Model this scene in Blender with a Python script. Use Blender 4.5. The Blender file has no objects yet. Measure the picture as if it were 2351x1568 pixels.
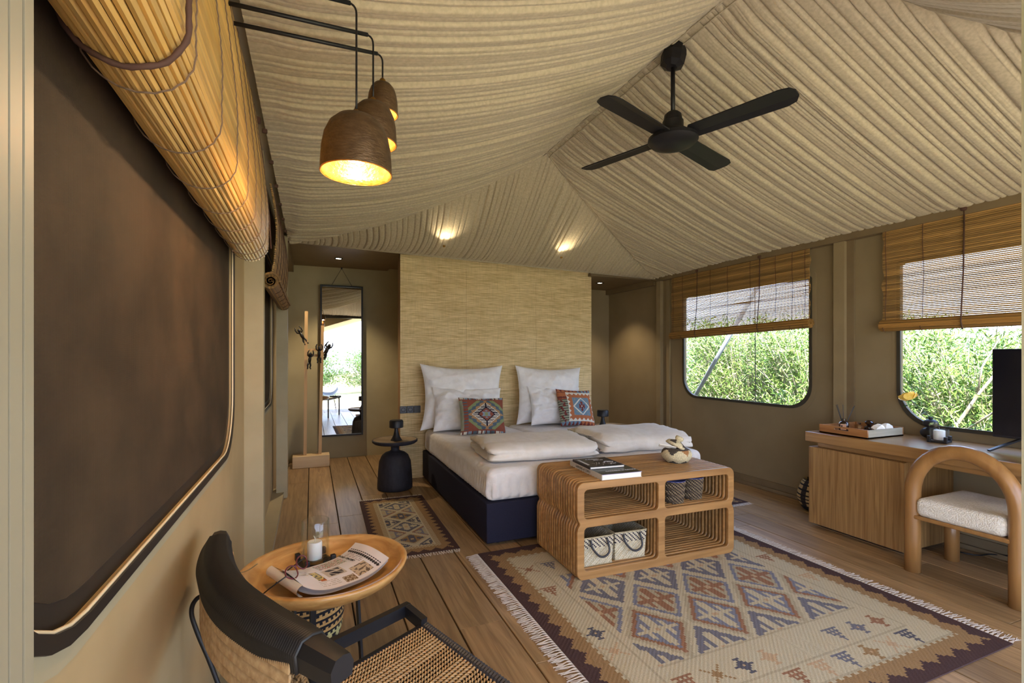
import bpy, bmesh, math, random
import numpy as np
from mathutils import Vector, Matrix, noise
PI = math.pi
R = math.radians
random.seed(7); rng = np.random.default_rng(7)
sc = bpy.context.scene
COL = sc.collection

# ------------------------------------------------------------------ camera
cam = bpy.data.cameras.new('camera'); camo = bpy.data.objects.new('camera', cam); COL.objects.link(camo)
sc.camera = camo
F, PXW, PXH = 1120.0, 2351.0, 1568.0
cam.sensor_fit = 'HORIZONTAL'; cam.sensor_width = 36.0; cam.lens = 36.0 * F / PXW
cam.shift_y = (818 - PXH / 2) / PXW
cam.clip_start = 0.02; cam.clip_end = 500
camo.location = (0, 0, 1.35)
camo.rotation_euler = (R(90), 0, -math.atan(460 / F))

# ------------------------------------------------------------------ light
sc.view_settings.view_transform = 'Standard'; sc.view_settings.look = 'None'
sc.view_settings.gamma = 1.0; sc.view_settings.use_curve_mapping = False
sc.view_settings.exposure = 1.53
w = bpy.data.worlds.new('sky'); sc.world = w; w.use_nodes = True
nt = w.node_tree; nt.nodes.clear()
_o = nt.nodes.new('ShaderNodeOutputWorld'); _b = nt.nodes.new('ShaderNodeBackground')
_tc = nt.nodes.new('ShaderNodeTexCoord'); _sx = nt.nodes.new('ShaderNodeSeparateXYZ'); _r = nt.nodes.new('ShaderNodeValToRGB')
nt.links.new(_tc.outputs['Generated'], _sx.inputs[0]); nt.links.new(_sx.outputs['Z'], _r.inputs[0])
_r.color_ramp.elements[0].position = 0.0; _r.color_ramp.elements[0].color = (0.70, 0.79, 1.0, 1)
_r.color_ramp.elements[1].position = 0.7; _r.color_ramp.elements[1].color = (0.34, 0.52, 0.95, 1)
nt.links.new(_r.outputs[0], _b.inputs[0]); _b.inputs[1].default_value = 2.7
nt.links.new(_b.outputs[0], _o.inputs[0])
sun = bpy.data.lights.new('sun', 'SUN'); sun.energy = 11.0; sun.angle = R(0.6); sun.color = (1.0, 0.93, 0.82)
suno = bpy.data.objects.new('sun', sun); COL.objects.link(suno)
suno.rotation_euler = Vector((-0.45, -0.62, 0.95)).to_track_quat('Z', 'Y').to_euler()

# ------------------------------------------------------------------ helpers
def S(r, g, b):
    def c(v):
        v /= 255.0
        return v / 12.92 if v <= 0.04045 else ((v + 0.055) / 1.055) ** 2.4
    return (c(r), c(g), c(b), 1.0)

class MB:
    def __init__(s): s.v = []; s.f = []; s.c = []
    def add(s, vs, fs, col=None):
        n = len(s.v); s.v.extend([tuple(p) for p in vs]); s.f.extend([tuple(i + n for i in f) for f in fs])
        s.c.extend([col] * len(fs)); return s
    def box(s, x0, y0, z0, x1, y1, z1, col=None):
        return s.add([(x0,y0,z0),(x1,y0,z0),(x1,y1,z0),(x0,y1,z0),(x0,y0,z1),(x1,y0,z1),(x1,y1,z1),(x0,y1,z1)],
                     [(0,3,2,1),(4,5,6,7),(0,1,5,4),(1,2,6,5),(2,3,7,6),(3,0,4,7)], col)
    def obox(s, c, ax, ay, az, col=None):   # oriented box: centre and three half axes
        c, ax, ay, az = Vector(c), Vector(ax), Vector(ay), Vector(az)
        vs = [c + i*ax + j*ay + k*az for k in (-1,1) for j in (-1,1) for i in (-1,1)]
        return s.add(vs, [(0,2,3,1),(4,5,7,6),(0,1,5,4),(1,3,7,5),(3,2,6,7),(2,0,4,6)], col)
    def beam(s, a, b, wx, wz, up=(0,0,1), col=None):
        a, b = Vector(a), Vector(b); d = (b - a); L = d.length; d.normalize()
        sd = d.cross(Vector(up))
        if sd.length < 1e-4: sd = d.cross(Vector((1,0,0)))
        sd.normalize(); u = sd.cross(d).normalized()
        return s.obox((a + b) / 2, d * L / 2, sd * wx / 2, u * wz / 2, col)
    def rbox(s, x0, y0, z0, x1, y1, z1, r, col=None, n=2, seg=0, fn=None):
        h = [(x1-x0)/2, (y1-y0)/2, (z1-z0)/2]; c = [(x0+x1)/2, (y0+y1)/2, (z0+z1)/2]
        r = min(r, min(h) * 0.999)
        def ts(hh):
            e = [r * (1 - math.cos(PI/2 * i / n)) if False else r * i / n for i in range(n + 1)]
            t = [-hh + q for q in e]
            m = []
            if seg: m = [(-hh + r) + (2*hh - 2*r) * i / seg for i in range(1, seg)]
            return t + m + [-q for q in reversed(t)]
        T = [ts(q) for q in h]
        for ax in range(3):
            a, b = (ax + 1) % 3, (ax + 2) % 3
            for sg in (-1, 1):
                vs = []
                for u in T[a]:
                    for v_ in T[b]:
                        q = [0, 0, 0]; q[ax] = sg * h[ax]; q[a] = u; q[b] = v_
                        inn = [max(-(h[k]-r), min(h[k]-r, q[k])) for k in range(3)]
                        d = [q[k] - inn[k] for k in range(3)]; L = math.sqrt(sum(t*t for t in d)) or 1
                        p = [inn[k] + d[k]/L*r + c[k] for k in range(3)]
                        if fn: p = fn(p)
                        vs.append(p)
                na, nb = len(T[a]), len(T[b]); fs = []
                for i in range(na - 1):
                    for j in range(nb - 1):
                        f = (i*nb+j, (i+1)*nb+j, (i+1)*nb+j+1, i*nb+j+1)
                        fs.append(f if sg > 0 else f[::-1])
                s.add(vs, fs, col)
        return s
    def tube(s, pts, r, n=8, closed=False, col=None, cap=True):
        pts = [Vector(p) for p in pts]; m = len(pts)
        rs = r if isinstance(r, (list, tuple)) else [r] * m
        tan = []
        for i in range(m):
            a = pts[(i-1) % m] if (closed or i) else pts[0]; b = pts[(i+1) % m] if (closed or i < m-1) else pts[-1]
            t = b - a; tan.append(t.normalized() if t.length > 1e-9 else Vector((0,0,1)))
        u = tan[0].orthogonal().normalized(); vs = []
        for i in range(m):
            u = (u - tan[i] * u.dot(tan[i]))
            u = u.normalized() if u.length > 1e-6 else tan[i].orthogonal().normalized()
            w_ = tan[i].cross(u)
            for k in range(n):
                a = 2*PI*k/n; vs.append(pts[i] + (u*math.cos(a) + w_*math.sin(a)) * rs[i])
        fs = []
        for i in range(m if closed else m - 1):
            j = (i + 1) % m
            for k in range(n):
                fs.append((i*n+k, i*n+(k+1) % n, j*n+(k+1) % n, j*n+k))
        if cap and not closed:
            fs.append(tuple(reversed(range(n)))); fs.append(tuple((m-1)*n + k for k in range(n)))
        return s.add(vs, fs, col)
    def lathe(s, prof, n=32, c=(0,0,0), col=None, cols=None):
        vs = [(c[0] + r*math.cos(2*PI*k/n), c[1] + r*math.sin(2*PI*k/n), c[2] + z) for r, z in prof for k in range(n)]
        for i in range(len(prof) - 1):
            pass
        base = len(s.v); s.v.extend(vs)
        for i in range(len(prof) - 1):
            for k in range(n):
                s.f.append((base+i*n+k, base+i*n+(k+1) % n, base+(i+1)*n+(k+1) % n, base+(i+1)*n+k))
                s.c.append(cols(i, k) if cols else col)
        return s
    def grid(s, fn, nu, nv, col=None, cols=None, closeu=False):
        base = len(s.v)
        for i in range(nu + (0 if closeu else 1)):
            for j in range(nv + 1): s.v.append(tuple(fn(i/nu, j/nv)))
        m = nu if closeu else nu + 1
        for i in range(nu):
            for j in range(nv):
                i2 = (i + 1) % m
                s.f.append((base+i*(nv+1)+j, base+i2*(nv+1)+j, base+i2*(nv+1)+j+1, base+i*(nv+1)+j+1))
                s.c.append(cols(i, j) if cols else col)
        return s
    def xf(s, M):
        s.v = [tuple(M @ Vector(p)) for p in s.v]; return s
    def mesh(s, name, m=None, smooth=False):
        me = bpy.data.meshes.new(name); me.from_pydata(s.v, [], s.f)
        if any(c is not None for c in s.c):
            at = me.color_attributes.new(name='Col', type='FLOAT_COLOR', domain='CORNER')
            arr = np.empty((len(me.loops), 4), dtype=np.float32)
            tot = [len(f) for f in s.f]
            cc = np.array([c if c is not None else (1,1,1,1) for c in s.c], dtype=np.float32)
            at.data.foreach_set('color', np.repeat(cc, tot, axis=0).ravel())
        if smooth:
            me.polygons.foreach_set('use_smooth', [True] * len(me.polygons))
            if smooth is not True: me.set_sharp_from_angle(angle=R(smooth))
        if m: me.materials.append(m)
        me.update(); return me

def link(name, me, parent=None, kind=None, label=None):
    o = bpy.data.objects.new(name, me); COL.objects.link(o)
    if parent:
        o.parent = parent
        if parent.get('_w'):        # parts given in world coordinates
            o.matrix_parent_inverse = Matrix.Translation(-Vector(parent.location))
    if kind: o['kind'] = kind
    if label: o['label'] = label
    return o
def P(name, mb, m, parent=None, smooth=False, kind=None, label=None):
    return link(name, mb.mesh(name, m, smooth), parent, kind, label)
def thing(name, label, cat, loc=(0,0,0), rz=0, group=None, world=False):
    o = bpy.data.objects.new(name, None); COL.objects.link(o); o.empty_display_size = 0.05
    o.location = loc; o.rotation_euler = (0, 0, rz); o['label'] = label; o['category'] = cat
    if group: o['group'] = group
    if world: o['_w'] = 1
    return o
def tag(o, label, cat, group=None):
    o['label'] = label; o['category'] = cat
    if group: o['group'] = group
    return o
def struct(name, mb, m, parent=None, smooth=False):
    o = P(name, mb, m, parent, smooth)
    if not parent: o['kind'] = 'structure'
    return o
def copy_tree(o, parent=None):
    c = o.copy(); COL.objects.link(c)
    if parent: c.parent = parent
    for ch in list(o.children): copy_tree(ch, c)
    return c
def bez(p0, p1, p2, n=10):
    p0, p1, p2 = Vector(p0), Vector(p1), Vector(p2)
    return [(1-t)**2*p0 + 2*t*(1-t)*p1 + t*t*p2 for t in [i/n for i in range(n+1)]]
def catmull(pts, n=6, closed=False):
    pts = [Vector(p) for p in pts]; m = len(pts); out = []
    rng_ = range(m if closed else m - 1)
    for i in rng_:
        g = lambda k: pts[k % m] if closed else pts[max(0, min(m-1, k))]
        a, b, c, d = g(i-1), g(i), g(i+1), g(i+2)
        for k in range(n):
            t = k / n
            out.append(0.5*((2*b) + (c-a)*t + (2*a-5*b+4*c-d)*t*t + (3*b-a-3*c+d)*t**3))
    if not closed: out.append(pts[-1])
    return out
def rrect(x0, y0, x1, y1, r, n=6):
    rs = r if isinstance(r, (tuple, list)) else (r,)*4
    out = []
    for (cx, cy, a0, q) in ((x1, y1, 0, rs[0]), (x0, y1, 90, rs[1]), (x0, y0, 180, rs[2]), (x1, y0, 270, rs[3])):
        sx = 1 if a0 in (0, 270) else -1; sy = 1 if a0 in (0, 90) else -1
        if q < 1e-4: out.append((cx, cy)); continue
        for i in range(n + 1):
            a = R(a0 + 90*i/n); out.append((cx - sx*q + q*math.cos(a), cy - sy*q + q*math.sin(a)))
    return out
def plate(name, outer, holes, thick, M=None, m=None, bevel=0.0):
    cu = bpy.data.curves.new(name, 'CURVE'); cu.dimensions = '2D'; cu.fill_mode = 'BOTH'
    cu.extrude = thick / 2 - bevel; cu.bevel_depth = bevel; cu.bevel_resolution = 1
    for lp in [outer] + list(holes):
        sp = cu.splines.new('POLY'); sp.points.add(len(lp) - 1)
        for q, p in zip(sp.points, lp): q.co = (p[0], p[1], 0, 1)
        sp.use_cyclic_u = True
    o = bpy.data.objects.new(name, cu); COL.objects.link(o)
    bpy.context.view_layer.update()
    me = bpy.data.meshes.new_from_object(o.evaluated_get(bpy.context.evaluated_depsgraph_get()))
    bpy.data.objects.remove(o); bpy.data.curves.remove(cu); me.name = name
    if M: me.transform(M)
    if m: me.materials.clear(); me.materials.append(m)
    return me
def text_mesh(name, body, size, m, M, thick=0.0004, align='CENTER'):
    cu = bpy.data.curves.new(name, 'FONT'); cu.body = body; cu.size = size; cu.extrude = thick; cu.align_x = align; cu.align_y = 'CENTER'
    cu.resolution_u = 2
    o = bpy.data.objects.new(name, cu); COL.objects.link(o); bpy.context.view_layer.update()
    me = bpy.data.meshes.new_from_object(o.evaluated_get(bpy.context.evaluated_depsgraph_get()))
    bpy.data.objects.remove(o); bpy.data.curves.remove(cu); me.name = name
    me.transform(M); me.materials.clear(); me.materials.append(m); return me
def nz(x, y, z=0.0, s=1.0): return noise.noise(Vector((x*s, y*s, z*s)))

# ------------------------------------------------------------------ materials
MATS = {}
def mat(name, col=None, col2=None, sc_=(20,20,20), rough=0.6, metal=0.0, bump=0.0, bsc=None, spec=0.5, rand=0.0, hue=0.0,
        detail=4.0, lo=0.35, hi=0.65, attr=False, trans=0.0, sheen=0.0, coat=0.0, dist=0.0, bdist=0.01, weave=None, sub=0.0, ior=1.5):
    m = bpy.data.materials.new(name); m.use_nodes = True; MATS[name] = m
    t = m.node_tree; N, L = t.nodes, t.links; b = N['Principled BSDF']
    b.inputs['Roughness'].default_value = rough; b.inputs['Metallic'].default_value = metal
    b.inputs['Specular IOR Level'].default_value = spec; b.inputs['IOR'].default_value = ior
    if trans: b.inputs['Transmission Weight'].default_value = trans
    if sheen: b.inputs['Sheen Weight'].default_value = sheen
    if coat: b.inputs['Coat Weight'].default_value = coat; b.inputs['Coat Roughness'].default_value = 0.15
    if sub: b.inputs['Subsurface Weight'].default_value = sub; b.inputs['Subsurface Scale'].default_value = 0.02
    tc = N.new('ShaderNodeTexCoord'); mp = N.new('ShaderNodeMapping'); mp.inputs['Scale'].default_value = sc_
    oi = N.new('ShaderNodeObjectInfo'); va = N.new('ShaderNodeVectorMath'); va.operation = 'MULTIPLY_ADD'
    L.new(oi.outputs['Random'], va.inputs[0]); va.inputs[1].default_value = (31, 17, 23); L.new(tc.outputs['Object'], va.inputs[2])
    L.new(va.outputs[0] if rand or hue else tc.outputs['Object'], mp.inputs[0])
    no = N.new('ShaderNodeTexNoise'); no.inputs['Scale'].default_value = 1.0; no.inputs['Detail'].default_value = detail
    no.inputs['Distortion'].default_value = dist
    L.new(mp.outputs[0], no.inputs['Vector'])
    if attr:
        at = N.new('ShaderNodeAttribute'); at.attribute_name = 'Col'
        mx = N.new('ShaderNodeMix'); mx.data_type = 'RGBA'; mx.blend_type = 'MULTIPLY'; mx.inputs[0].default_value = 1.0
        rp = N.new('ShaderNodeValToRGB'); rp.color_ramp.elements[0].position = lo; rp.color_ramp.elements[1].position = hi
        v0 = attr if isinstance(attr, float) else 0.8
        rp.color_ramp.elements[0].color = (v0, v0, v0, 1); rp.color_ramp.elements[1].color = (1, 1, 1, 1)
        L.new(no.outputs['Fac'], rp.inputs[0]); L.new(at.outputs['Color'], mx.inputs[6]); L.new(rp.outputs[0], mx.inputs[7]); cout = mx.outputs[2]
    elif col2 is not None:
        rp = N.new('ShaderNodeValToRGB'); rp.color_ramp.elements[0].position = lo; rp.color_ramp.elements[1].position = hi
        rp.color_ramp.elements[0].color = col; rp.color_ramp.elements[1].color = col2
        L.new(no.outputs['Fac'], rp.inputs[0]); cout = rp.outputs[0]
    else:
        rg = N.new('ShaderNodeRGB'); rg.outputs[0].default_value = col; cout = rg.outputs[0]
    if rand or hue:
        hs = N.new('ShaderNodeHueSaturation'); mr = N.new('ShaderNodeMapRange')
        mr.inputs['To Min'].default_value = 1 - rand; mr.inputs['To Max'].default_value = 1 + rand
        L.new(oi.outputs['Random'], mr.inputs['Value']); L.new(mr.outputs[0], hs.inputs['Value']); L.new(cout, hs.inputs['Color'])
        cout = hs.outputs[0]
    hgt = None
    if weave:      # fine over-under threads: (scale a, axis a, scale b, axis b, strength)
        ws = []
        for (axn, scl) in weave[:2]:
            wv = N.new('ShaderNodeTexWave'); wv.bands_direction = axn; wv.inputs['Scale'].default_value = scl
            wv.inputs['Distortion'].default_value = 1.2; wv.inputs['Detail'].default_value = 1.0; wv.inputs['Detail Scale'].default_value = 0.6
            L.new(tc.outputs['Object'], wv.inputs['Vector']); ws.append(wv)
        mm = N.new('ShaderNodeMath'); mm.operation = 'MULTIPLY'; L.new(ws[0].outputs['Fac'], mm.inputs[0]); L.new(ws[1].outputs['Fac'], mm.inputs[1])
        mx = N.new('ShaderNodeMix'); mx.data_type = 'RGBA'; mx.blend_type = 'MULTIPLY'; mx.inputs[0].default_value = 1.0
        rr = N.new('ShaderNodeMapRange'); rr.inputs['To Min'].default_value = 1 - weave[2]; rr.inputs['To Max'].default_value = 1.0
        L.new(mm.outputs[0], rr.inputs['Value']); L.new(cout, mx.inputs[6]); L.new(rr.outputs[0], mx.inputs[7]); cout = mx.outputs[2]
        hgt = mm.outputs[0]
    L.new(cout, b.inputs['Base Color'])
    if bump:
        bp = N.new('ShaderNodeBump'); bp.inputs['Strength'].default_value = bump; bp.inputs['Distance'].default_value = bdist
        if bsc:
            mp2 = N.new('ShaderNodeMapping'); mp2.inputs['Scale'].default_value = bsc; L.new(tc.outputs['Object'], mp2.inputs[0])
            n2 = N.new('ShaderNodeTexNoise'); n2.inputs['Scale'].default_value = 1.0; n2.inputs['Detail'].default_value = 3.0
            L.new(mp2.outputs[0], n2.inputs['Vector']); L.new(n2.outputs['Fac'], bp.inputs['Height'])
        else: L.new(hgt or no.outputs['Fac'], bp.inputs['Height'])
        L.new(bp.outputs[0], b.inputs['Normal'])
    return m
def emis(name, col, st):
    m = bpy.data.materials.new(name); m.use_nodes = True; b = m.node_tree.nodes['Principled BSDF']
    b.inputs['Base Color'].default_value = col; b.inputs['Emission Color'].default_value = col; b.inputs['Emission Strength'].default_value = st; return m
def woodmat(name, c1, c2, axis='x', rough=0.45, rand=0.12, f=1.0, coat=0.0, bump=0.05):
    s_ = {'x': (1.6*f, 26*f, 26*f), 'y': (26*f, 1.6*f, 26*f), 'z': (26*f, 26*f, 1.6*f)}[axis]
    return mat(name, c1, c2, sc_=s_, rough=rough, rand=rand, detail=6, lo=0.3, hi=0.7, dist=1.2, bump=bump, coat=coat, bdist=0.003)

M_drape = mat('linen_drape', S(194,181,154), S(178,165,139), (60,60,60), 0.95, bump=0.12, bsc=(420,420,420), bdist=0.0015, sheen=0.2, spec=0.1)
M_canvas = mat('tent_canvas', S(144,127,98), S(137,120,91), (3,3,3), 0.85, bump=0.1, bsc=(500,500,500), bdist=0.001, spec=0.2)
M_canvas_back_lit = mat('tent_canvas_back_lit', S(172,160,128), S(164,152,120), (3,3,3), 0.85, spec=0.2)  # same canvas made lighter, the back wall's light put into the colour
M_canvas_lit = mat('tent_canvas_left_lit', S(178,156,118), S(170,148,110), (3,3,3), 0.85, bump=0.1, bsc=(500,500,500), bdist=0.001, spec=0.2)  # lighter copy of the canvas, daylight on the left wall painted in
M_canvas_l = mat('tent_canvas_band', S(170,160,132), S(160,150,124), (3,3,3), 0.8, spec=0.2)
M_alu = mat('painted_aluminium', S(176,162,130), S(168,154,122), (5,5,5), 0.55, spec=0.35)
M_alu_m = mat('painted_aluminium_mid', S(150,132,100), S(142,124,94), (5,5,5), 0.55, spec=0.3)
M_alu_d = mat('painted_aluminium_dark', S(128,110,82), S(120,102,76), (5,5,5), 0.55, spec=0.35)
M_jamb = mat('door_profile', S(150,142,122), S(144,136,116), (6,6,6), 0.5, spec=0.4)
M_mesh = mat('dark_screen_cloth', S(88,72,56), S(70,58,46), (5,5,5), 0.75, bump=0.3, weave=(('Y', 90.0), ('Z', 160.0), 0.35), spec=0.2)
M_blackrim = mat('black_rubber_trim', S(42,36,32), None, rough=0.45)
M_rimr = mat('olive_window_trim', S(58,53,42), None, rough=0.5)
M_lightleak = mat('cream_light_leak', S(236,214,176), None, rough=0.4)  # cream colour stands in for daylight leaking round the screen
M_floor = mat('plank_wood', S(126,98,66), S(174,142,102), (26,1.6,26), 0.36, rand=0.24, detail=8, lo=0.28, hi=0.72, dist=1.6, bump=0.12, bdist=0.003, spec=0.45)
M_deck = mat('deck_wood', S(150,138,126), S(182,170,156), (24,1.6,24), 0.6, rand=0.15, detail=6, dist=1.0, bump=0.1, bdist=0.003)
M_sub = mat('dark_subfloor', S(30,24,20), None, rough=0.9)
M_gap = M_sub
M_teak = woodmat('teak_ribs_x', S(138,96,52), S(180,134,80), 'x', 0.38, 0.18, 0.7)
M_teakd = woodmat('teak_dark_x', S(70,44,22), S(92,60,32), 'x', 0.5, 0.0, 0.7)
M_bam = mat('bamboo_slat', S(196,152,78), S(222,184,108), (40,2.5,40), 0.28, rand=0.2, detail=5, lo=0.3, hi=0.7, dist=0.6, coat=0.3, spec=0.5)
M_reed = mat('reed_slat', S(150,112,58), S(196,154,90), (60,3,90), 0.55, detail=6, lo=0.3, hi=0.7, dist=0.5)
M_cordb = mat('brown_cord', S(84,56,44), None, rough=0.8)
M_cordg = mat('grey_thread', S(120,96,76), None, rough=0.8)
M_black = mat('matt_black_metal', S(26,25,28), None, rough=0.45, spec=0.4)
M_blackm = mat('black_paint', S(30,28,32), S(38,36,42), (10,10,10), 0.5, spec=0.35)
M_blackwood = mat('black_carved_wood', S(30,29,36), S(44,42,52), (30,30,10), 0.7, bump=0.4, bsc=(40,40,90), bdist=0.003)
M_sheet = mat('washed_cotton', S(238,234,232), S(230,225,222), (12,12,12), 0.85, bump=0.5, bsc=(22,22,22), bdist=0.015, sheen=0.15, spec=0.15)
M_pillow = mat('pillow_linen', S(242,239,237), S(234,230,228), (14,14,14), 0.85, bump=0.5, bsc=(14,14,14), bdist=0.02, sheen=0.15, spec=0.15)
M_duvet = mat('duvet_linen', S(238,231,222), S(230,222,210), (14,14,14), 0.85, bump=0.4, bsc=(18,18,18), bdist=0.014, sheen=0.15, spec=0.15)
M_base = mat('bed_base_fabric', S(34,34,50), S(40,40,58), (300,300,300), 0.85, spec=0.2)
M_kilim = mat('kilim_wool', attr=0.72, sc_=(160,260,160), rough=0.95, bump=0.5, bsc=(260,420,260), bdist=0.003, spec=0.1, lo=0.3, hi=0.7)
M_cush = mat('kilim_cushion_wool', attr=0.8, sc_=(140,140,500), rough=0.95, bump=0.4, bsc=(120,120,600), bdist=0.003, spec=0.1)
M_print = mat('printed_paper', attr=0.97, sc_=(20,20,20), rough=0.35, spec=0.4)
M_weave = mat('woven_straw', attr=0.7, sc_=(120,120,120), rough=0.8, bump=0.4, bsc=(160,160,160), bdist=0.003, spec=0.2)
M_fringe = mat('cotton_fringe', S(214,202,190), None, rough=0.95)
M_leaf = mat('oleander_leaf', attr=0.85, sc_=(6,6,6), rough=0.5, spec=0.35)
M_bark = mat('pale_twig', S(216,206,186), S(176,162,142), (30,30,6), 0.85)
M_grass = mat('dry_grass_ground', S(148,142,92), S(170,160,116), (3,3,3), 0.95, bump=0.5, bsc=(20,20,20), bdist=0.05)
M_white = mat('white_ceramic', S(238,232,222), None, rough=0.25)
M_candle = mat('candle_wax', S(240,238,232), None, rough=0.45, sub=0.2)
M_wick = mat('candle_wick', S(190,186,176), None, rough=0.9)
M_glass = mat('clear_glass', (1,1,1,1), None, rough=0.0, trans=1.0, ior=1.45)
M_screen = mat('tv_screen', S(20,20,28), None, rough=0.14, spec=0.5)
M_mirror = mat('mirror_silver', S(240,242,240), None, rough=0.01, metal=1.0)
M_oakd = woodmat('desk_oak_y', S(134,94,52), S(168,128,80), 'y', 0.3, 0.0, 0.6, coat=0.5)
M_oakv = mat('cabinet_oak_vertical', S(128,92,52), S(172,134,84), (40,40,1.5), 0.45, detail=8, lo=0.3, hi=0.72, dist=1.4, bump=0.1, bdist=0.002)
M_chairw = woodmat('chair_teak', S(136,94,50), S(164,120,70), 'z', 0.35, 0.0, 0.5, coat=0.2)
M_boucle = mat('boucle_cream', S(240,233,220), S(226,217,202), (90,90,90), 0.95, bump=1.0, bsc=(140,140,140), bdist=0.008)
M_bowl = mat('bowl_teak', S(166,116,60), S(206,160,98), (5,5,22), 0.35, detail=6, lo=0.3, hi=0.7, dist=2.0, coat=0.3)
M_rackw = woodmat('rack_pine', S(186,146,98), S(208,172,124), 'z', 0.55, 0.0, 0.6)
M_rackb = woodmat('rack_base_pine', S(200,170,126), S(220,192,150), 'x', 0.55, 0.0, 0.6)
M_worn = mat('worn_brown_top', S(112,92,68), S(140,118,90), (8,8,8), 0.45)
M_tray = woodmat('tray_teak', S(142,92,48), S(176,124,74), 'y', 0.5, 0.0, 0.8)
M_trayw = woodmat('tray_pale', S(158,150,130), S(182,172,152), 'x', 0.5, 0.0, 0.8)
M_ambg = mat('amber_bottle_glass', S(44,24,14), None, rough=0.08, spec=0.6, coat=0.5)
M_labelp = mat('pink_paper_label', S(206,160,130), None, rough=0.7)
M_ink = mat('dark_ink', S(40,34,34), None, rough=0.7)
M_whiteink = mat('white_ink', S(222,220,222), None, rough=0.6)
M_greenleaf = mat('rose_leaf', S(50,84,34), None, rough=0.5)
M_rose = mat('rose_petal', S(236,190,70), S(246,214,120), (60,60,60), 0.5)
M_copper_o = mat('hammered_copper_outer', S(92,70,48), S(112,88,62), (30,30,60), 0.45, metal=0.6, bump=0.5, bsc=(70,70,160), bdist=0.004)
M_copper_i = mat('hammered_copper_inner', S(200,128,56), S(226,158,80), (60,60,60), 0.3, metal=0.8, bump=0.6, bsc=(70,70,120), bdist=0.004)
M_brass = mat('brass', S(170,130,60), None, rough=0.3, metal=1.0)
M_lens = mat('spectacle_lens', (1,1,1,1), None, rough=0.0, trans=1.0, ior=1.1)
M_plum = mat('plum_frame', S(96,30,44), None, rough=0.25, coat=0.5)
M_silver = mat('silver_chain', S(200,196,188), None, rough=0.25, metal=1.0)
M_cord_nat = mat('natural_danish_cord', S(170,134,90), S(196,162,116), (60,60,60), 0.75, rand=0.0)
M_cord_blk = mat('black_wound_cord', S(40,38,40), S(56,54,58), (200,200,200), 0.5)
M_wrap = mat('wound_black_cord_strands', attr=0.8, sc_=(200,200,200), rough=0.5)
M_sock = mat('anthracite_plastic', S(62,62,70), None, rough=0.35)
M_steel = mat('painted_steel_pole', S(150,156,170), None, rough=0.4, spec=0.5)
M_hill = mat('hazy_hill', S(96,108,104), S(120,128,120), (0.2,0.2,0.2), 0.95)
M_roof = mat('outer_tent_roof', S(206,194,164), S(198,186,156), (3,3,3), 0.85)
M_bulb = emis('bulb_glow', (1.0, 0.72, 0.36, 1), 25.0)
M_led = emis('led_lens', (1.0, 0.85, 0.6, 1), 12.0)
M_blueglaze = mat('blue_pot_lining', S(92,96,150), None, rough=0.2)
M_redclay = mat('dark_red_core', S(70,22,22), None, rough=0.6)

# headboard grasscloth: horizontal slubs over vertical threads
def grasscloth():
    m = bpy.data.materials.new('grasscloth'); m.use_nodes = True; t = m.node_tree; N, L = t.nodes, t.links; b = N['Principled BSDF']
    b.inputs['Roughness'].default_value = 0.9; b.inputs['Specular IOR Level'].default_value = 0.15
    tc = N.new('ShaderNodeTexCoord')
    def nzn(sx, sz, det):
        mp = N.new('ShaderNodeMapping'); mp.inputs['Scale'].default_value = (sx, 1, sz); L.new(tc.outputs['Object'], mp.inputs[0])
        n = N.new('ShaderNodeTexNoise'); n.inputs['Scale'].default_value = 1; n.inputs['Detail'].default_value = det; L.new(mp.outputs[0], n.inputs[0]); return n
    a, b2, c = nzn(8, 260, 5), nzn(240, 8, 3), nzn(1.2, 14, 5)
    def ramp(n, p0, c0, p1, c1):
        r = N.new('ShaderNodeValToRGB'); r.color_ramp.elements[0].position = p0; r.color_ramp.elements[1].position = p1
        r.color_ramp.elements[0].color = c0; r.color_ramp.elements[1].color = c1; L.new(n.outputs['Fac'], r.inputs[0]); return r
    r1 = ramp(a, 0.3, S(192,162,112), 0.62, S(244,220,172)); r2 = ramp(b2, 0.35, (0.88,0.88,0.88,1), 0.6, (1,1,1,1)); r3 = ramp(c, 0.35, (0.88,0.87,0.84,1), 0.6, (1,1,1,1))
    m1 = N.new('ShaderNodeMix'); m1.data_type = 'RGBA'; m1.blend_type = 'MULTIPLY'; m1.inputs[0].default_value = 1
    m2 = N.new('ShaderNodeMix'); m2.data_type = 'RGBA'; m2.blend_type = 'MULTIPLY'; m2.inputs[0].default_value = 1
    L.new(r1.outputs[0], m1.inputs[6]); L.new(r2.outputs[0], m1.inputs[7]); L.new(m1.outputs[2], m2.inputs[6]); L.new(r3.outputs[0], m2.inputs[7])
    L.new(m2.outputs[2], b.inputs['Base Color'])
    bp = N.new('ShaderNodeBump'); bp.inputs['Strength'].default_value = 0.5; bp.inputs['Distance'].default_value = 0.004
    L.new(a.outputs['Fac'], bp.inputs['Height']); L.new(bp.outputs[0], b.inputs['Normal']); return m
M_grasscloth = grasscloth()
def thin_glass(name):
    m = bpy.data.materials.new(name); m.use_nodes = True; t = m.node_tree; N, L = t.nodes, t.links; N.clear()
    o = N.new('ShaderNodeOutputMaterial'); mx = N.new('ShaderNodeMixShader'); tr = N.new('ShaderNodeBsdfTransparent'); gl = N.new('ShaderNodeBsdfGlossy')
    gl.inputs['Roughness'].default_value = 0.02; mx.inputs[0].default_value = 0.04; tr.inputs[0].default_value = (0.95, 0.97, 0.98, 1)
    L.new(tr.outputs[0], mx.inputs[1]); L.new(gl.outputs[0], mx.inputs[2]); L.new(mx.outputs[0], o.inputs[0]); return m
M_pane = thin_glass('clear_window_film')
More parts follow.
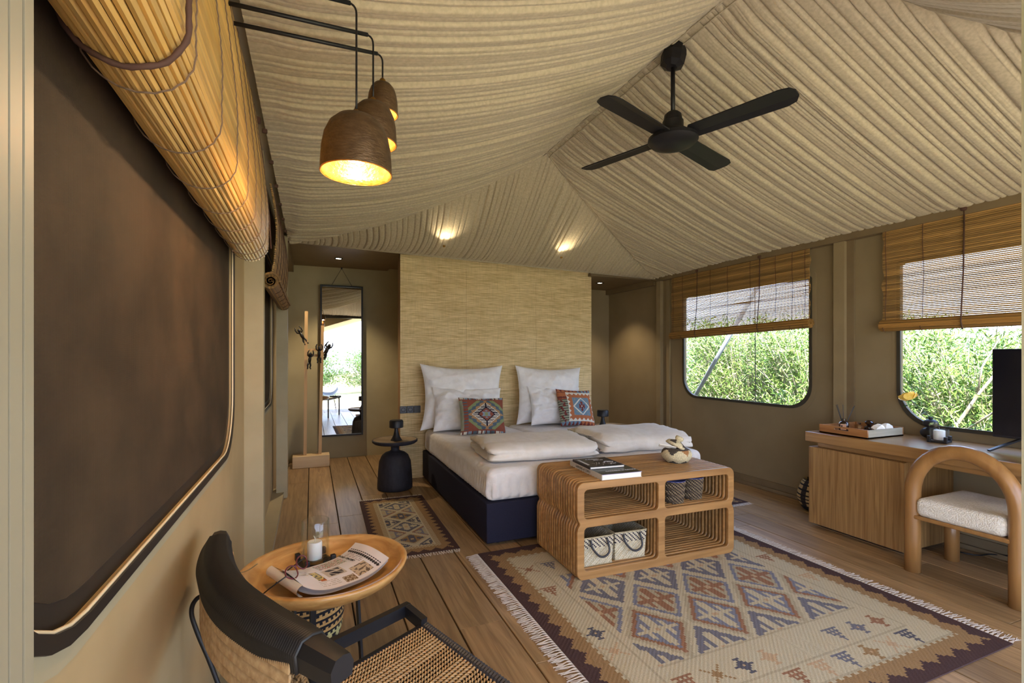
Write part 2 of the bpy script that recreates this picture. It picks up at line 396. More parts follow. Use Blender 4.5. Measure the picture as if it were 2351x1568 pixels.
def clear_glass():
    m = bpy.data.materials.new('clear_thin_glass'); m.use_nodes = True; t = m.node_tree; N, L = t.nodes, t.links; N.clear()
    o = N.new('ShaderNodeOutputMaterial'); mx = N.new('ShaderNodeMixShader'); tr = N.new('ShaderNodeBsdfTransparent'); gl = N.new('ShaderNodeBsdfGlossy')
    lw = N.new('ShaderNodeLayerWeight'); lw.inputs['Blend'].default_value = 0.5; rp = N.new('ShaderNodeValToRGB')
    rp.color_ramp.elements[0].color = (0.985, 0.99, 0.99, 1); rp.color_ramp.elements[1].color = (0.86, 0.95, 0.93, 1); rp.color_ramp.elements[0].position = 0.5
    gl.inputs['Roughness'].default_value = 0.02; pw = N.new('ShaderNodeMath'); pw.operation = 'POWER'; pw.inputs[1].default_value = 4.0; ml = N.new('ShaderNodeMath'); ml.operation = 'MULTIPLY_ADD'; ml.inputs[1].default_value = 0.6; ml.inputs[2].default_value = 0.06
    L.new(lw.outputs['Facing'], pw.inputs[0]); L.new(pw.outputs[0], ml.inputs[0]); L.new(ml.outputs[0], mx.inputs[0]); L.new(lw.outputs['Facing'], rp.inputs[0]); L.new(rp.outputs[0], tr.inputs[0])
    L.new(tr.outputs[0], mx.inputs[1]); L.new(gl.outputs[0], mx.inputs[2]); L.new(mx.outputs[0], o.inputs[0]); return m
M_glass = clear_glass()

# ================================================================== SETTING
XL, XR, YF, YB = -0.345, 4.28, 0.45, 5.30
YN = 6.90          # back wall of the passage behind the headboard
# floor and its planks
fl = struct('floor', MB().box(XL-0.1, YF-0.02, -0.07, XR+0.3, YN+0.1, -0.022), M_sub)
xs = [-0.5 + 0.235*k for k in range(-0, 23)]
for k, x in enumerate(xs):
    rr = random.Random(k*13+5); y = YF; cuts = []
    if abs(x - 0.675) < 0.06: cuts = [2.33]
    elif abs(x - 0.205) < 0.06: cuts = [4.35]
    elif abs(x + 0.03) < 0.06: cuts = [4.2]
    else:
        c = YF + rr.uniform(0.6, 2.4)
        while c < YN - 0.5: cuts.append(c); c += rr.uniform(1.5, 2.8)
    x0, x1 = max(XL, x + 0.0), min(XR, x + 0.235)
    if x1 - x0 < 0.03: continue
    ys = [YF] + cuts + [YN]
    for a, b_ in zip(ys[:-1], ys[1:]):
        g = 0.0038; dz = rr.uniform(-0.0008, 0.0008); cx, cy = (x0+x1)/2, (a+b_)/2; hx, hy = (x1-x0)/2-g, (b_-a)/2-0.0012; e = 0.002
        mb = MB().add([(-hx,-hy,-.022),(hx,-hy,-.022),(hx,hy,-.022),(-hx,hy,-.022),(-hx,-hy,-e),(hx,-hy,-e),(hx,hy,-e),(-hx,hy,-e),
                       (-hx+e,-hy+e,0),(hx-e,-hy+e,0),(hx-e,hy-e,0),(-hx+e,hy-e,0)],
                      [(0,1,5,4),(1,2,6,5),(2,3,7,6),(3,0,4,7),(4,5,9,8),(5,6,10,9),(6,7,11,10),(7,4,8,11),(8,9,10,11)])
        o = P('plank', mb, M_floor, fl); o.location = (cx, cy, dz - 0.0008)

YZ = Matrix(((0,0,1,0),(1,0,0,0),(0,1,0,0),(0,0,0,1)))   # plate x->Y, y->Z, thickness->X
def yz_plate(name, outer, holes, thick, x, m, parent=None, kind=None):
    me = plate(name, outer, holes, thick, Matrix.Translation((x, 0, 0)) @ YZ, m)
    return link(name, me, parent, kind)
# left wall with its two flap-covered windows
RW = 0.22
lw1 = rrect(0.70, 0.93, 2.60, 2.20, (0.02, 0.02, 0.30, 0.24), 8)
lw2 = rrect(3.50, 0.93, 5.02, 2.20, (0.02, 0.02, 0.22, 0.22), 8)
yz_plate('wall_left', [(YF, -0.06), (YN+0.1, -0.06), (YN+0.1, 2.75), (YF, 2.75)], [lw1, lw2], 0.03, XL-0.015, M_canvas_lit, kind='structure')
rw1 = rrect(3.137, 0.872, 4.785, 2.075, (0.03, 0.03, 0.22, 0.22), 8)
rw2 = rrect(0.75, 0.835, 2.385, 2.075, (0.02, 0.02, 0.26, 0.26), 8)
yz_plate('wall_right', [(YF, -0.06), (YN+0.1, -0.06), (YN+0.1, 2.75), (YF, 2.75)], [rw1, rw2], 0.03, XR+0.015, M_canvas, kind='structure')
def offs(loop, d):
    c = [sum(p[0] for p in loop)/len(loop), sum(p[1] for p in loop)/len(loop)]
    x0, x1 = min(p[0] for p in loop), max(p[0] for p in loop); y0, y1 = min(p[1] for p in loop), max(p[1] for p in loop)
    return [(c[0] + (p[0]-c[0])*(1 + 2*d/(x1-x0)), c[1] + (p[1]-c[1])*(1 + 2*d/(y1-y0))) for p in loop]
# windows: window_1/2 right (clear film), window_3/4 left (dark screens)
def win_right(name, loop):
    root = yz_plate(name, offs(loop, 0.022), [offs(loop, -0.004)], 0.016, XR-0.006, M_rimr, kind='structure')
    yz_plate('pane', offs(loop, 0.004), [], 0.003, XR+0.012, M_pane, root)
    yz_plate('weld_band', offs(loop, 0.06), [offs(loop, 0.022)], 0.003, XR-0.002, M_canvas, root)
    return root
win_right('window_1', rw1); win_right('window_2', rw2)
def win_left(name, loop):
    root = yz_plate(name, offs(loop, 0.018), [offs(loop, -0.002)], 0.012, XL+0.005, M_blackrim, kind='structure')
    yz_plate('weld_band', offs(loop, 0.045), [offs(loop, 0.018)], 0.003, XL+0.002, M_canvas_l, root)
    yz_plate('screen_panel', offs(loop, -0.035), [], 0.006, XL-0.012, M_mesh, root)
    yz_plate('screen_hem', offs(loop, 0.0), [offs(loop, -0.035)], 0.008, XL-0.014, M_blackrim, root)
    lp = offs(loop, -0.004); pts = [(XL+0.004, p[0], p[1]) for p in lp]
    P('light_leak', MB().tube(pts, 0.0035, 6, closed=True), M_lightleak, root, True)  # pale line added in place of the daylight leak at the screen edge
    return root
win_left('window_3', lw1); win_left('window_4', lw2)
# passage walls behind the headboard
struct('wall_back', MB().box(XL-0.03, YN, -0.06, 3.4, YN+0.04, 2.6), M_canvas_back_lit)
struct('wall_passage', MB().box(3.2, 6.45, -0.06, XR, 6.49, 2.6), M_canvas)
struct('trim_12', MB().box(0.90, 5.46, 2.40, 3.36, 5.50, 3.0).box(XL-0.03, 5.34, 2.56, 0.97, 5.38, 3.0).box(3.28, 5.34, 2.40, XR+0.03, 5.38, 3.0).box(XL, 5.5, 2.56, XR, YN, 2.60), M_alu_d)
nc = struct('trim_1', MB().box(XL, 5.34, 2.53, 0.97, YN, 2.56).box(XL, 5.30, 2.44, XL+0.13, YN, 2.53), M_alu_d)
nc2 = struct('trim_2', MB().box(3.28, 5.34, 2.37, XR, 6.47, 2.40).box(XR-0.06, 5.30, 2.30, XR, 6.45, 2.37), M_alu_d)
# wall posts
struct('trim_3', MB().box(XL, 3.05, 0, XL+0.096, 3.13, 2.5), M_alu)
struct('trim_4', MB().box(-0.31, 5.12, 0, -0.214, 5.28, 2.5), M_alu)
struct('trim_5', MB().box(XR-0.05, 2.79, 0, XR, 2.885, 2.45), M_alu_m)
struct('trim_6', MB().box(XR-0.02, 2.73, 0, XR, 2.79, 2.45), M_alu_d)  # shaded side of the post, its shade put in as a darker colour
struct('trim_7', MB().box(XR-0.05, 5.18, 0, XR, 5.26, 2.42).box(XR-0.02, 5.04, 0, XR, 5.10, 2.42), M_alu_m)
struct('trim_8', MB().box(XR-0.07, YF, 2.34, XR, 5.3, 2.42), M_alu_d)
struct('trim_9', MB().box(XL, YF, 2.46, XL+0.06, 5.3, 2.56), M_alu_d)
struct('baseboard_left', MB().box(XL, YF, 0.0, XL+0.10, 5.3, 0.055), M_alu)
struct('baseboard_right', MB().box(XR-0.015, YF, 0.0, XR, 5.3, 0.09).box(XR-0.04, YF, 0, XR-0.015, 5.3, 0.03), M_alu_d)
# front wall: sliding door profiles, header
jm = struct('door_1', MB().box(-0.262, 0.4798, 0, -0.2, 0.4925, 2.46).box(-0.262, 0.4605, 0, -0.2, 0.4762, 2.46).box(-0.262, 0.425, 0, -0.2, 0.4577, 2.46), M_jamb)
P('seal', MB().box(-0.258, 0.457, 0, -0.215, 0.4805, 2.46), M_blackrim, jm)
struct('wall_front', MB().box(XL-0.03, 0.41, 0, -0.262, 0.45, 2.5).box(4.05, 0.41, 0, XR+0.03, 0.45, 2.5), M_canvas)
struct('trim_10', MB().box(-0.26, 0.40, 2.40, XR, 0.50, 2.50), M_blackrim)
struct('door_2', MB().box(1.274, 0.455, 0, 1.345, 0.50, 2.40).box(2.64, 0.42, 0, 2.72, 0.455, 2.40).box(3.98, 0.455, 0, 4.05, 0.50, 2.40), M_jamb)

# ------------------------------------------------------------------ draped ceiling
def folds(n, wmean, seed, sd=0.45):
    g = np.random.default_rng(seed); wd = wmean * np.exp(g.normal(0, sd, n)); b_ = np.concatenate([[0], np.cumsum(wd)]); b_ /= b_[-1]
    return b_, 0.35 + 0.65*g.random(n), g.uniform(0.3, 0.7, n)
def prof(t, fd):
    b_, dp, sk = fd; i = np.clip(np.searchsorted(b_, t, side='right') - 1, 0, len(dp)-1)
    fr = (t - b_[i]) / np.maximum(b_[i+1] - b_[i], 1e-9)
    fr = np.where(fr < sk[i], 0.5*fr/sk[i], 0.5 + 0.5*(fr - sk[i])/(1 - sk[i]))
    return dp[i] * (1 - np.abs(2*fr - 1)**4.5)
def smooth_noise(u, v, fu, fv, seed):
    out = np.zeros_like(u)
    g = np.random.default_rng(seed)
    for k in range(7):
        a, b_, c = g.uniform(0.3, 1)*fu, g.uniform(0.2, 1)*fv, g.uniform(0, 6.28)
        out += np.sin(a*u*6.28 + b_*v*6.28 + c)
    return out / 7
AX, AZ = 2.02, 3.24
YA1, YA0 = 4.07, 1.68
EL, ER = (-0.215, 2.49), (4.28, 2.385)
sagL, sagR = 0.15, 0.07
def slope_pt(side, t, v):      # t along Y from front seam to back seam, v eave -> ridge
    e = EL if side < 0 else ER; sg = sagL if side < 0 else sagR
    x = e[0] + (AX - e[0]) * v
    y0 = YF + (YA0 - YF) * v; y1 = YB + (YA1 - YB) * v
    z = e[1] + (AZ - e[1]) * v - sg * 4 * v * (1 - v) * (1 - 0.15*v)
    return x, y0 + (y1 - y0) * t, z
def slope_flat(side, u, v):    # pleats lie at constant Y and end on the seams
    e = EL if side < 0 else ER; sg = sagL if side < 0 else sagR
    y = YF + (YB - YF) * u
    vm = np.clip(np.minimum((YB - y) / (YB - YA1), (y - YF) / (YA0 - YF)), 0, 1); v = v * vm
    return e[0] + (AX - e[0]) * v, y, e[1] + (AZ - e[1]) * v - sg * 4 * v * (1 - v) * (1 - 0.15*v)
def drape(name, pf, nu, nv, nf, depth, seed, nrm, parent, wn=0.010, sd=0.32, small=2.6):
    u = np.linspace(0, 1, nu+1)[:, None] * np.ones((1, nv+1)); v = np.ones((nu+1, 1)) * np.linspace(0, 1, nv+1)[None, :]
    x, y, z = pf(u, v)
    tw = np.clip(u + wn*smooth_noise(u, v, 3, 1.2, seed)*np.minimum(1, 6*u*(1-u)), 0, 1)
    f1, f2, f3 = folds(nf, 1, seed+1, sd), folds(int(nf*0.93), 1, seed+2), folds(int(nf*small), 1, seed+3)
    w2 = np.clip((v - 0.25) / 0.6, 0, 1); w2 = w2*w2*(3-2*w2)
    h = prof(tw, f1) + 0.10*prof(np.clip(tw + 0.0015*np.sin(v*5), 0, 1), f3)*(0.5 + 0.5*np.sin(u*40 + v*4 + seed))
    h += 0.15*smooth_noise(u, v, 14, 0.6, seed+9)
    edge = np.clip(np.minimum(v, 1-v)*14, 0.35, 1); d = depth * h * edge
    X, Y, Z = x + nrm[0]*d, y + nrm[1]*d, z + nrm[2]*d
    vs = np.stack([X, Y, Z], -1).reshape(-1, 3); ii = np.arange(nu)[:, None]*(nv+1) + np.arange(nv)[None, :]; ii = ii.ravel()
    fs = np.stack([ii, ii+nv+1, ii+nv+2, ii+1], -1)
    me = bpy.data.meshes.new(name); me.from_pydata(vs.tolist(), [], fs.tolist()); me.polygons.foreach_set('use_smooth', [True]*len(me.polygons))
    me.materials.append(M_drape); me.update(); return link(name, me, parent)
ceil = struct('ceiling', MB().tube([(AX, YA0, AZ+0.01), (AX, YA1, AZ+0.01)], 0.012, 8), M_alu_d)
drape('left_drape', lambda u, v: slope_flat(-1, u, v), 1700, 36, 118, 0.036, 11, (0.32, 0, -0.95), ceil, wn=0.0035)
drape('right_drape', lambda u, v: slope_flat(1, u, v), 1400, 36, 88, 0.040, 23, (-0.32, 0, -0.95), ceil, wn=0.0035)
def hip_pt(back):
    def f(s, w_):
        xb = EL[0] + (ER[0] - EL[0]) * s; zb = EL[1] + (ER[1] - EL[1]) * s
        yb = YB if back else YF
        vl = np.clip((xb - EL[0]) / (AX - EL[0]), 0, 1); vr = np.clip((xb - ER[0]) / (AX - ER[0]), 0, 1)
        L_ = xb < AX; tt = 1.0 if back else 0.0
        xl, yl, zl = slope_pt(-1, tt, vl); xr, yr, zr = slope_pt(1, tt, vr)
        yt = np.where(L_, yl, yr); zt = np.where(L_, zl, zr)
        hgt = zt - zb
        sg = 0.20 * hgt
        x = xb + 0.10*np.sin(w_*PI)*(AX - xb)*np.clip(hgt, 0, 1)
        return x, yb + (yt - yb)*w_ + (-0.3 if back else 0.3)*sg*np.sin(w_*PI)*0, zb + (zt - zb)*w_ - sg*4*w_*(1-w_)*(1.1-0.5*w_)
    return f
drape('back_hip_drape', hip_pt(True), 1300, 28, 84, 0.030, 31, (0, -0.8, -0.6), ceil, wn=0.002, sd=0.16)
drape('front_hip_drape', hip_pt(False), 420, 16, 60, 0.020, 41, (0, 0.8, -0.6), ceil, wn=0.003)
# seams: corded hems where the drapes meet
for sd in (-1, 1):
    pts = [tuple(float(q) for q in slope_pt(sd, 1.0, v/20)) for v in range(21)]
    mb = MB()
    mb.tube([(p[0], p[1]-0.012, p[2]-0.010) for p in pts], [0.007 + 0.002*math.sin(k*2.1) for k in range(21)], 6)
    P('seam_hem', mb, M_drape, ceil, True)
P('eave_hem', MB().tube([(EL[0], YB-0.01, EL[1]-0.006), (ER[0], YB-0.01, ER[1]-0.006)], 0.010, 6), M_drape, ceil, True)
P('ridge_hem', MB().tube([(AX-0.03, YA0+0.1*k, AZ-0.03+0.003*math.sin(k*3)) for k in range(25)], 0.005, 6).tube([(AX+0.03, YA0+0.1*k, AZ-0.03+0.003*math.sin(k*2)) for k in range(25)], 0.005, 6), M_drape, ceil, True)
# small black ties along the eaves
mb = MB()
for k in range(7):
    y = 2.7 + 0.42*k; mb.rbox(EL[0]-0.012, y-0.008, 2.455, EL[0]+0.012, y+0.008, 2.475, 0.004, n=1)
P('eave_tie', mb, M_cordb, ceil)
# outer roof, added to block the sun, and terrace canopy
rf = MB(); cano = MB()
for (xa, za, xb, zb) in ((-0.95, 2.25, AX, 3.42), (4.62, 2.47, AX, 3.42)):
    cz0 = 2.24 + 0.33*(min(abs(xa-AX), 2.9)*-1 + AX - 0.5); cz1 = 2.24 + 0.33*(AX - 0.5); xq = AX + (2.9 if xa > AX else -2.9)
    cnp = [(xq, -2.0, cz0), (xb, -2.0, cz1), (xb, 0.36, cz1), (xq, 0.36, cz0)]
    cano.add(cnp + [(p[0], p[1], p[2]+0.012) for p in cnp], [(0,1,2,3),(7,6,5,4),(0,4,5,1),(1,5,6,2),(2,6,7,3),(3,7,4,0)])
    rf.add([(xa, 0.30, za), (xb, 0.30, zb), (xb, 7.4, zb), (xa, 7.4, za), (xa, 0.30, za+.02), (xb, 0.30, zb+.02), (xb, 7.4, zb+.02), (xa, 7.4, za+.02)],
           [(0,1,2,3),(7,6,5,4),(0,4,5,1),(1,5,6,2),(2,6,7,3),(3,7,4,0)])
struct('roof', rf, M_roof)
sun_panel = [(-0.95, 2.25), (AX, 3.42), (4.95, 2.33), (4.95, 2.24 + 0.33*(AX-0.5) - 0.33*2.9), (AX, 2.24 + 0.33*(AX-0.5)), (-0.95, 2.24 + 0.33*(AX-0.5) - 0.33*2.9)]  # panel added to stop sun leaking in between canopy and roof
cano.add([(x, 0.32, z) for x, z in sun_panel] + [(x, 0.335, z) for x, z in sun_panel], [(0,1,4,5), (1,2,3,4), (11,10,7,6), (10,9,8,7)])
struct('trim_13', cano, M_roof)

# ------------------------------------------------------------------ headboard wall
hb = thing('headboard_panel', 'tall woven straw headboard wall behind the double bed', 'headboard', (2.1, 5.44, 0), world=True)
P('core', MB().box(0.905, 5.435, 0, 3.325, 5.60, 2.468), M_oakv, hb)
for a, b_ in ((0.90, 1.655), (1.657, 2.545), (2.547, 3.33)):
    P('woven_panel', MB().box(a, 5.42, 0.0, b_ , 5.436, 2.472), M_grasscloth, hb)
def outlet(x, z, n_sock, n_plain, label):
    t = thing('power_outlet', label, 'socket', (x, 5.42, z)); k = 0
    for i in range(n_sock + n_plain):
        f = P('frame', MB().rbox(i*0.077, -0.012, -0.04, i*0.077+0.075, 0, 0.04, 0.004, n=1), M_sock, t)
        if i < n_sock:
            P('socket_insert', MB().lathe([(0.0, -0.001), (0.017, -0.001), (0.0195, -0.0135), (0.0235, -0.0135), (0.0235, -0.010)], 20).xf(
                Matrix.Translation((i*0.077+0.0375, -0.002, 0)) @ Matrix.Rotation(R(90), 4, 'X') @ Matrix.Diagonal((1,1,-1,1)) ), M_blackm, t, True)
            P('pin', MB().box(i*0.077+0.029, -0.016, -0.002, i*0.077+0.032, -0.004, 0.002).box(i*0.077+0.043, -0.016, -0.002, i*0.077+0.046, -0.004, 0.002), M_silver, t)
        else:
            P('rocker', MB().rbox(i*0.077+0.012, -0.016, -0.026, i*0.077+0.063, -0.01, 0.026, 0.002, n=1), M_sock, t)
outlet(0.893, 0.762, 2, 1, 'anthracite two-socket and switch strip on the woven panel left of the bed')
outlet(3.17, 0.70, 1, 1, 'anthracite outlet on the woven panel partly hidden by the orange cushion')

# ================================================================== BED
bed = thing('bed', 'low black upholstered double bed base on the plank floor', 'bed', (2.13, 4.3, 0), world=True)
for a, b_ in ((1.14, 2.125), (2.13, 3.12)):
    P('base', MB().rbox(a, 3.245, 0.025, b_, 5.39, 0.31, 0.012), M_base, bed, 40)
for x in (1.25, 2.0, 2.25, 3.0):
    for y in (3.33, 5.25): P('foot', MB().lathe([(0, 0), (0.022, 0), (0.022, 0.03), (0, 0.03)], 12, (x, y, 0)), M_blackm, bed)
def mattress(x0, x1, label, seed):
    def fn(p):
        x, y, z = p; e = 0.0
        side = 1.0 if (abs(x-x0) < 0.03 or abs(y-3.25) < 0.03) else 0.0
        k = min(1, max(0, (0.53 - z) / 0.15))
        wv = math.sin((y + x*0.7)*125 + 5*nz(y*6, z*5, seed)) * 0.018 * (0.35 + max(0, nz(y*3, x*3, seed+5)))
        if abs(x-x0) < 0.03: x += wv*k*1.3
        if abs(y-3.25) < 0.03: y += wv*k*0.7
        z += 0.006*nz(x*3, y*3, seed) if z > 0.45 else 0
        return (x, y, z)
    mb = MB().rbox(x0, 3.25, 0.312, x1, 5.36, 0.545, 0.055, n=4, seg=130, fn=fn)
    tag(P('mattress', mb, M_sheet, None, True), label, 'mattress')
mattress(1.155, 2.120, 'left mattress in a white fitted sheet, beside the black side table with clear view', 1.0)
mattress(2.130, 3.110, 'right mattress in a white fitted sheet, behind the slatted console', 7.0)

def pillow_mesh(w_, h, t, nu, nv, bow=0.06, cols=None, wr=0.006, seed=0.0, exp=2.4, flange=0.0):
    mb = MB()
    for sg in (1, -1):
        def fn(a, b_):
            u, v = 2*a - 1, 2*b_ - 1
            th = (max(0, 1 - abs(u)**exp) * max(0, 1 - abs(v)**exp)) ** 0.55
            x = u*w_/2*(1 - bow*(1 - v*v)) ; z = v*h/2*(1 - bow*(1 - u*u)*1.2)
            wk = wr*(nz(u*2.2+seed, v*2.2, seed) + 0.55*nz(u*5+seed, v*5, seed+3) + 0.10*nz(u*11+seed, v*7, seed+8)) * (1 if th > 0 else 0) * min(1, th*2)
            rad = 0.006*math.sin(18*math.atan2(u, v+1e-6) + seed)*min(1, th*3)*max(abs(u), abs(v))**4
            return (x, -sg*(t/2*th + wk + rad), z + h/2)
        mb.grid(fn, nu, nv, cols=(cols if sg > 0 else (lambda i, j: cols(0, j))) if cols else None)
        if sg < 0:
            n = (nu)*(nv); mb.f[-n:] = [f[::-1] for f in mb.f[-n:]]
    return mb
def place_pillow(name, mb, m, loc, tilt, rz, label, cat='pillow', roll=0.0):
    o = P(name, mb, m, None, True); o.location = loc; o.rotation_euler = (R(-tilt), R(roll), R(rz)); tag(o, label, cat); return o
def euro(): return pillow_mesh(0.86, 0.72, 0.17, 44, 40, 0.07, seed=1.3, wr=0.012)
place_pillow('euro_pillow', pillow_mesh(0.96, 0.72, 0.26, 64, 52, 0.12, seed=1.3, wr=0.03), M_pillow, (1.545, 5.165, 0.545), 8, 0, 'large white pillow standing against the headboard on the left mattress', roll=1.5)
place_pillow('euro_pillow', pillow_mesh(0.86, 0.69, 0.26, 64, 52, 0.10, seed=5.3, wr=0.03), M_pillow, (2.615, 5.175, 0.545), 8, -2, 'large white pillow standing against the headboard on the right mattress', roll=2)
place_pillow('sleeping_pillow', pillow_mesh(0.77, 0.48, 0.20, 60, 44, 0.07, seed=9.1, wr=0.034), M_pillow, (1.555, 4.99, 0.552), 18, -3, 'smaller white pillow behind the green and rust diamond cushion', roll=2)
place_pillow('sleeping_pillow', pillow_mesh(0.70, 0.46, 0.20, 60, 44, 0.08, seed=14.1, wr=0.034), M_pillow, (2.64, 5.02, 0.552), 18, 2, 'smaller white pillow mostly hidden behind the orange cushion', roll=3)
C = {'rust': S(146,86,70), 'dkrust': S(120,68,58), 'org': S(184,122,82), 'tan': S(180,140,100), 'grn': S(142,152,108), 'blue': S(92,108,120), 'lblue': S(138,156,172),
     'blk': S(40,34,48), 'cream': S(226,220,204), 'red': S(122,64,58), 'orange': S(182,112,76), 'sky': S(116,140,158), 'sage': S(150,152,130)}
NC = 64
def cush1(i, j):
    u, v = 2*(i+.5)/NC - 1, 2*(j+.5)/NC - 1
    if abs(v) > 0.80:
        if abs(v) < 0.86: return C['rust']
        q = (u*5 + (v > 0)*0.5) % 1.0; q2 = int((u+1)*4) % 3
        return C['dkrust'] if abs(q-0.5) < 0.12 else (C['cream'], C['lblue'], C['blue'])[q2]
    if u < -0.68: return (C['blue'] if (int((v+1)*18) % 3 == 0) else C['rust']) if u > -0.86 else C['sage']
    u2 = (u - 0.12)/0.80; a, b_ = abs(u2), abs(v)/0.80
    d = a + b_
    if d < 0.46:
        if a < 0.20 and b_ < 0.10: return C['grn'] if a < 0.5*b_+0.07 else C['lblue']
        if a < 0.26 - 0.5*(0.14-min(b_, .14)) and b_ < 0.14: return C['lblue']
        if 0.18 < b_ < 0.27 and a < (b_-0.16)*0.9: return C['lblue']
        return C['rust']
    if d < 0.54: return C['blk']
    if d < 0.84:
        if a < 0.05 or b_ > 0.93: return C['blk']
        return C['blk'] if int((v+1)*26) % 2 == 0 and d < 0.80 else C['cream']
    k = ((v+1)*5) % 1.0; tri = abs(k - 0.5)*2
    e = d - 0.84
    if e < 0.10 + 0.16*tri: return C['tan']
    if e < 0.34 + 0.10*tri: return C['blue']
    return C['grn'] if e < 0.62 else C['rust']
def cush2(i, j):
    u, v = 2*(i+.5)/NC - 1, 2*(j+.5)/NC - 1
    if v > 0.80 or v < -0.80:
        q = ((u+1)*4.5) % 1.0; s_ = (u > 0.1) == (v > 0)
        if abs(q-0.5) < 0.5*(1 - (abs(v)-0.8)*4): return C['sky'] if s_ else C['orange']
        return C['red']
    if u < -0.60:
        if v > 0.40: return C['dkrust'] if abs((v*3) % 1.0 - 0.5) < 0.14 + 0.1*abs(u+0.8) else C['orange']
        q = (v*2.2) % 1.0; c = -0.80 + 0.10*(1 if (q < 0.5) else -1)*abs(q-0.25)*2
        if abs(u-c) < 0.045 + 0.03*(q < 0.2): return C['red']
        return C['sage'] if int((v+1)*32) % 4 else C['blk']
    a, b_ = abs((u-0.2)/0.80), abs(v/0.80)
    mx_ = max(a, b_)
    if a > 0.94: return C['cream']
    if b_ > 0.72 or a > 0.76:
        q = ((u+1)*4) % 1.0 if b_ > 0.72 else ((v+1)*4) % 1.0; ed = (b_-0.72)/0.28 if b_ > 0.72 else (a-0.76)/0.24
        return C['orange'] if ed < 0.30 + 0.55*(1-abs(2*q-1)) else C['cream']
    if b_ > 0.62 or a > 0.66: return C['orange']
    d = a/0.62 + b_/0.60
    if 0.90 < d < 1.06: return C['cream']
    if d < 0.9:
        x, y = a/0.62, b_/0.60
        if x < 0.06 and y < 0.06: return C['cream']
        if abs(y - 0.42) + x*1.1 < 0.20: return C['red']
        if x < 0.08 and y < 0.5: return C['red']
        if y < 0.12 and x < 0.30: return C['red']
        if abs(x-0.28) < 0.07 and y < 0.27: return C['red']
        if 0.2 < y < 0.27 and x < 0.30 and x > 0.18: return C['red']
        return C['sky']
    return C['sky'] if nz(u*9, v*14, 3) < 0.25 else C['sage']
place_pillow('kilim_cushion', pillow_mesh(0.48, 0.40, 0.14, NC, NC, 0.05, cush1, 0.004, 3.0), M_cush, (1.615, 4.69, 0.552), 24, -4, 'kilim cushion with a black and white toothed diamond on rust, left mattress', 'cushion', 2)
place_pillow('kilim_cushion', pillow_mesh(0.47, 0.44, 0.14, NC, NC, 0.05, cush2, 0.004, 6.0), M_cush, (2.81, 4.85, 0.552), 22, 4, 'orange kilim cushion with a blue centre and cream diamond, right mattress', 'cushion', 4)

def duvet(cx, cy, w_, d, h, rz, seed, label, rough=1.0):
    # closed C-shaped cross-section in local Y-Z, swept along X
    sec = catmull([(d*0.46, 0.012), (0, 0.004), (-d*0.40, 0.008), (-d*0.495, h*0.30), (-d*0.47, h*0.72), (-d*0.30, h*0.97), (0, h*1.0), (d*0.30, h*0.93), (d*0.47, h*0.72),
                   (d*0.46, h*0.56), (d*0.2, h*0.54), (-d*0.16, h*0.50), (d*0.2, h*0.46), (d*0.48, h*0.40), (d*0.52, h*0.18)], 4, True) if False else None
    pts = [(-.40,.02),(-.47,.16),(-.495,.42),(-.47,.72),(-.36,.95),(-.12,1.0),(.15,.99),(.36,.92),(.47,.78),(.46,.64),(.30,.60),(.05,.57),(.30,.52),(.49,.46),(.51,.22),(.42,.03),(.1,0.0),(-.2,0.0)]
    sec = [(p.x*d, p.y*h) for p in catmull([(a, b_, 0) for a, b_ in pts], 5, True)]
    n = len(sec); NU = 70
    def fn(a, b_):
        # a around section, b along x
        u = 2*b_ - 1; y, z = sec[int(round(a*n)) % n]
        k = (1 - abs(u)**12)**0.5 if abs(u) < 1 else 0
        k = max(k, 0.0); ek = 0.62 + 0.38*k
        zc = h*0.42
        zz = zc + (z - zc)*(0.52 + 0.48*k); yy = y*(0.88 + 0.12*k)
        xx = u*w_/2 + 0.022*rough*nz(yy*7, zz*22, seed)*abs(u)**3
        r = rough*(0.010*nz(xx*5, yy*5, zz*5+seed) + 0.012*abs(u)**6*math.sin(60*zz/h*0.35 + 5*nz(xx*3, yy*9, seed)))
        q = abs(u)**8
        gr = math.exp(-((zz/h - 0.46)/0.11)**2)
        xx -= (1 if u > 0 else -1)*0.075*gr*abs(u)**9; yy *= 1 - 0.13*gr*max(0.0, -u - 0.25)
        return (xx, yy + r + 0.012*q*nz(zz*40, yy*10, seed+2)*rough, max(0.0, zz*(1+0.04*nz(xx*3, yy*3, seed+7)) + r*0.7*(z > 0.02*h)))
    mb = MB().grid(fn, n, NU, closeu=True)
    # end caps
    for jj in (0, NU):
        ring = [i*(NU+1)+jj for i in range(n)]; c = [sum(mb.v[i][k] for i in ring)/n for k in range(3)]; c[0] += (0.06 if jj == 0 else -0.03)
        mb.v.append(tuple(c)); ci = len(mb.v)-1
        for i in range(n):
            f = (ring[i], ring[(i+1) % n], ci); mb.f.append(f if jj == NU else f[::-1]); mb.c.append(None)
    o = P('folded_duvet', mb, M_duvet, None, True); o.location = (cx, cy, 0.547); o.rotation_euler = (0, 0, R(rz)); tag(o, label, 'duvet'); return o
duvet(1.70, 3.72, 0.92, 0.78, 0.135, -5, 2.0, 'folded white duvet on the left mattress with the neat front roll')
duvet(2.66, 3.72, 0.88, 0.80, 0.150, -5, 8.0, 'folded white duvet on the right mattress with a crumpled open end', 1.9)

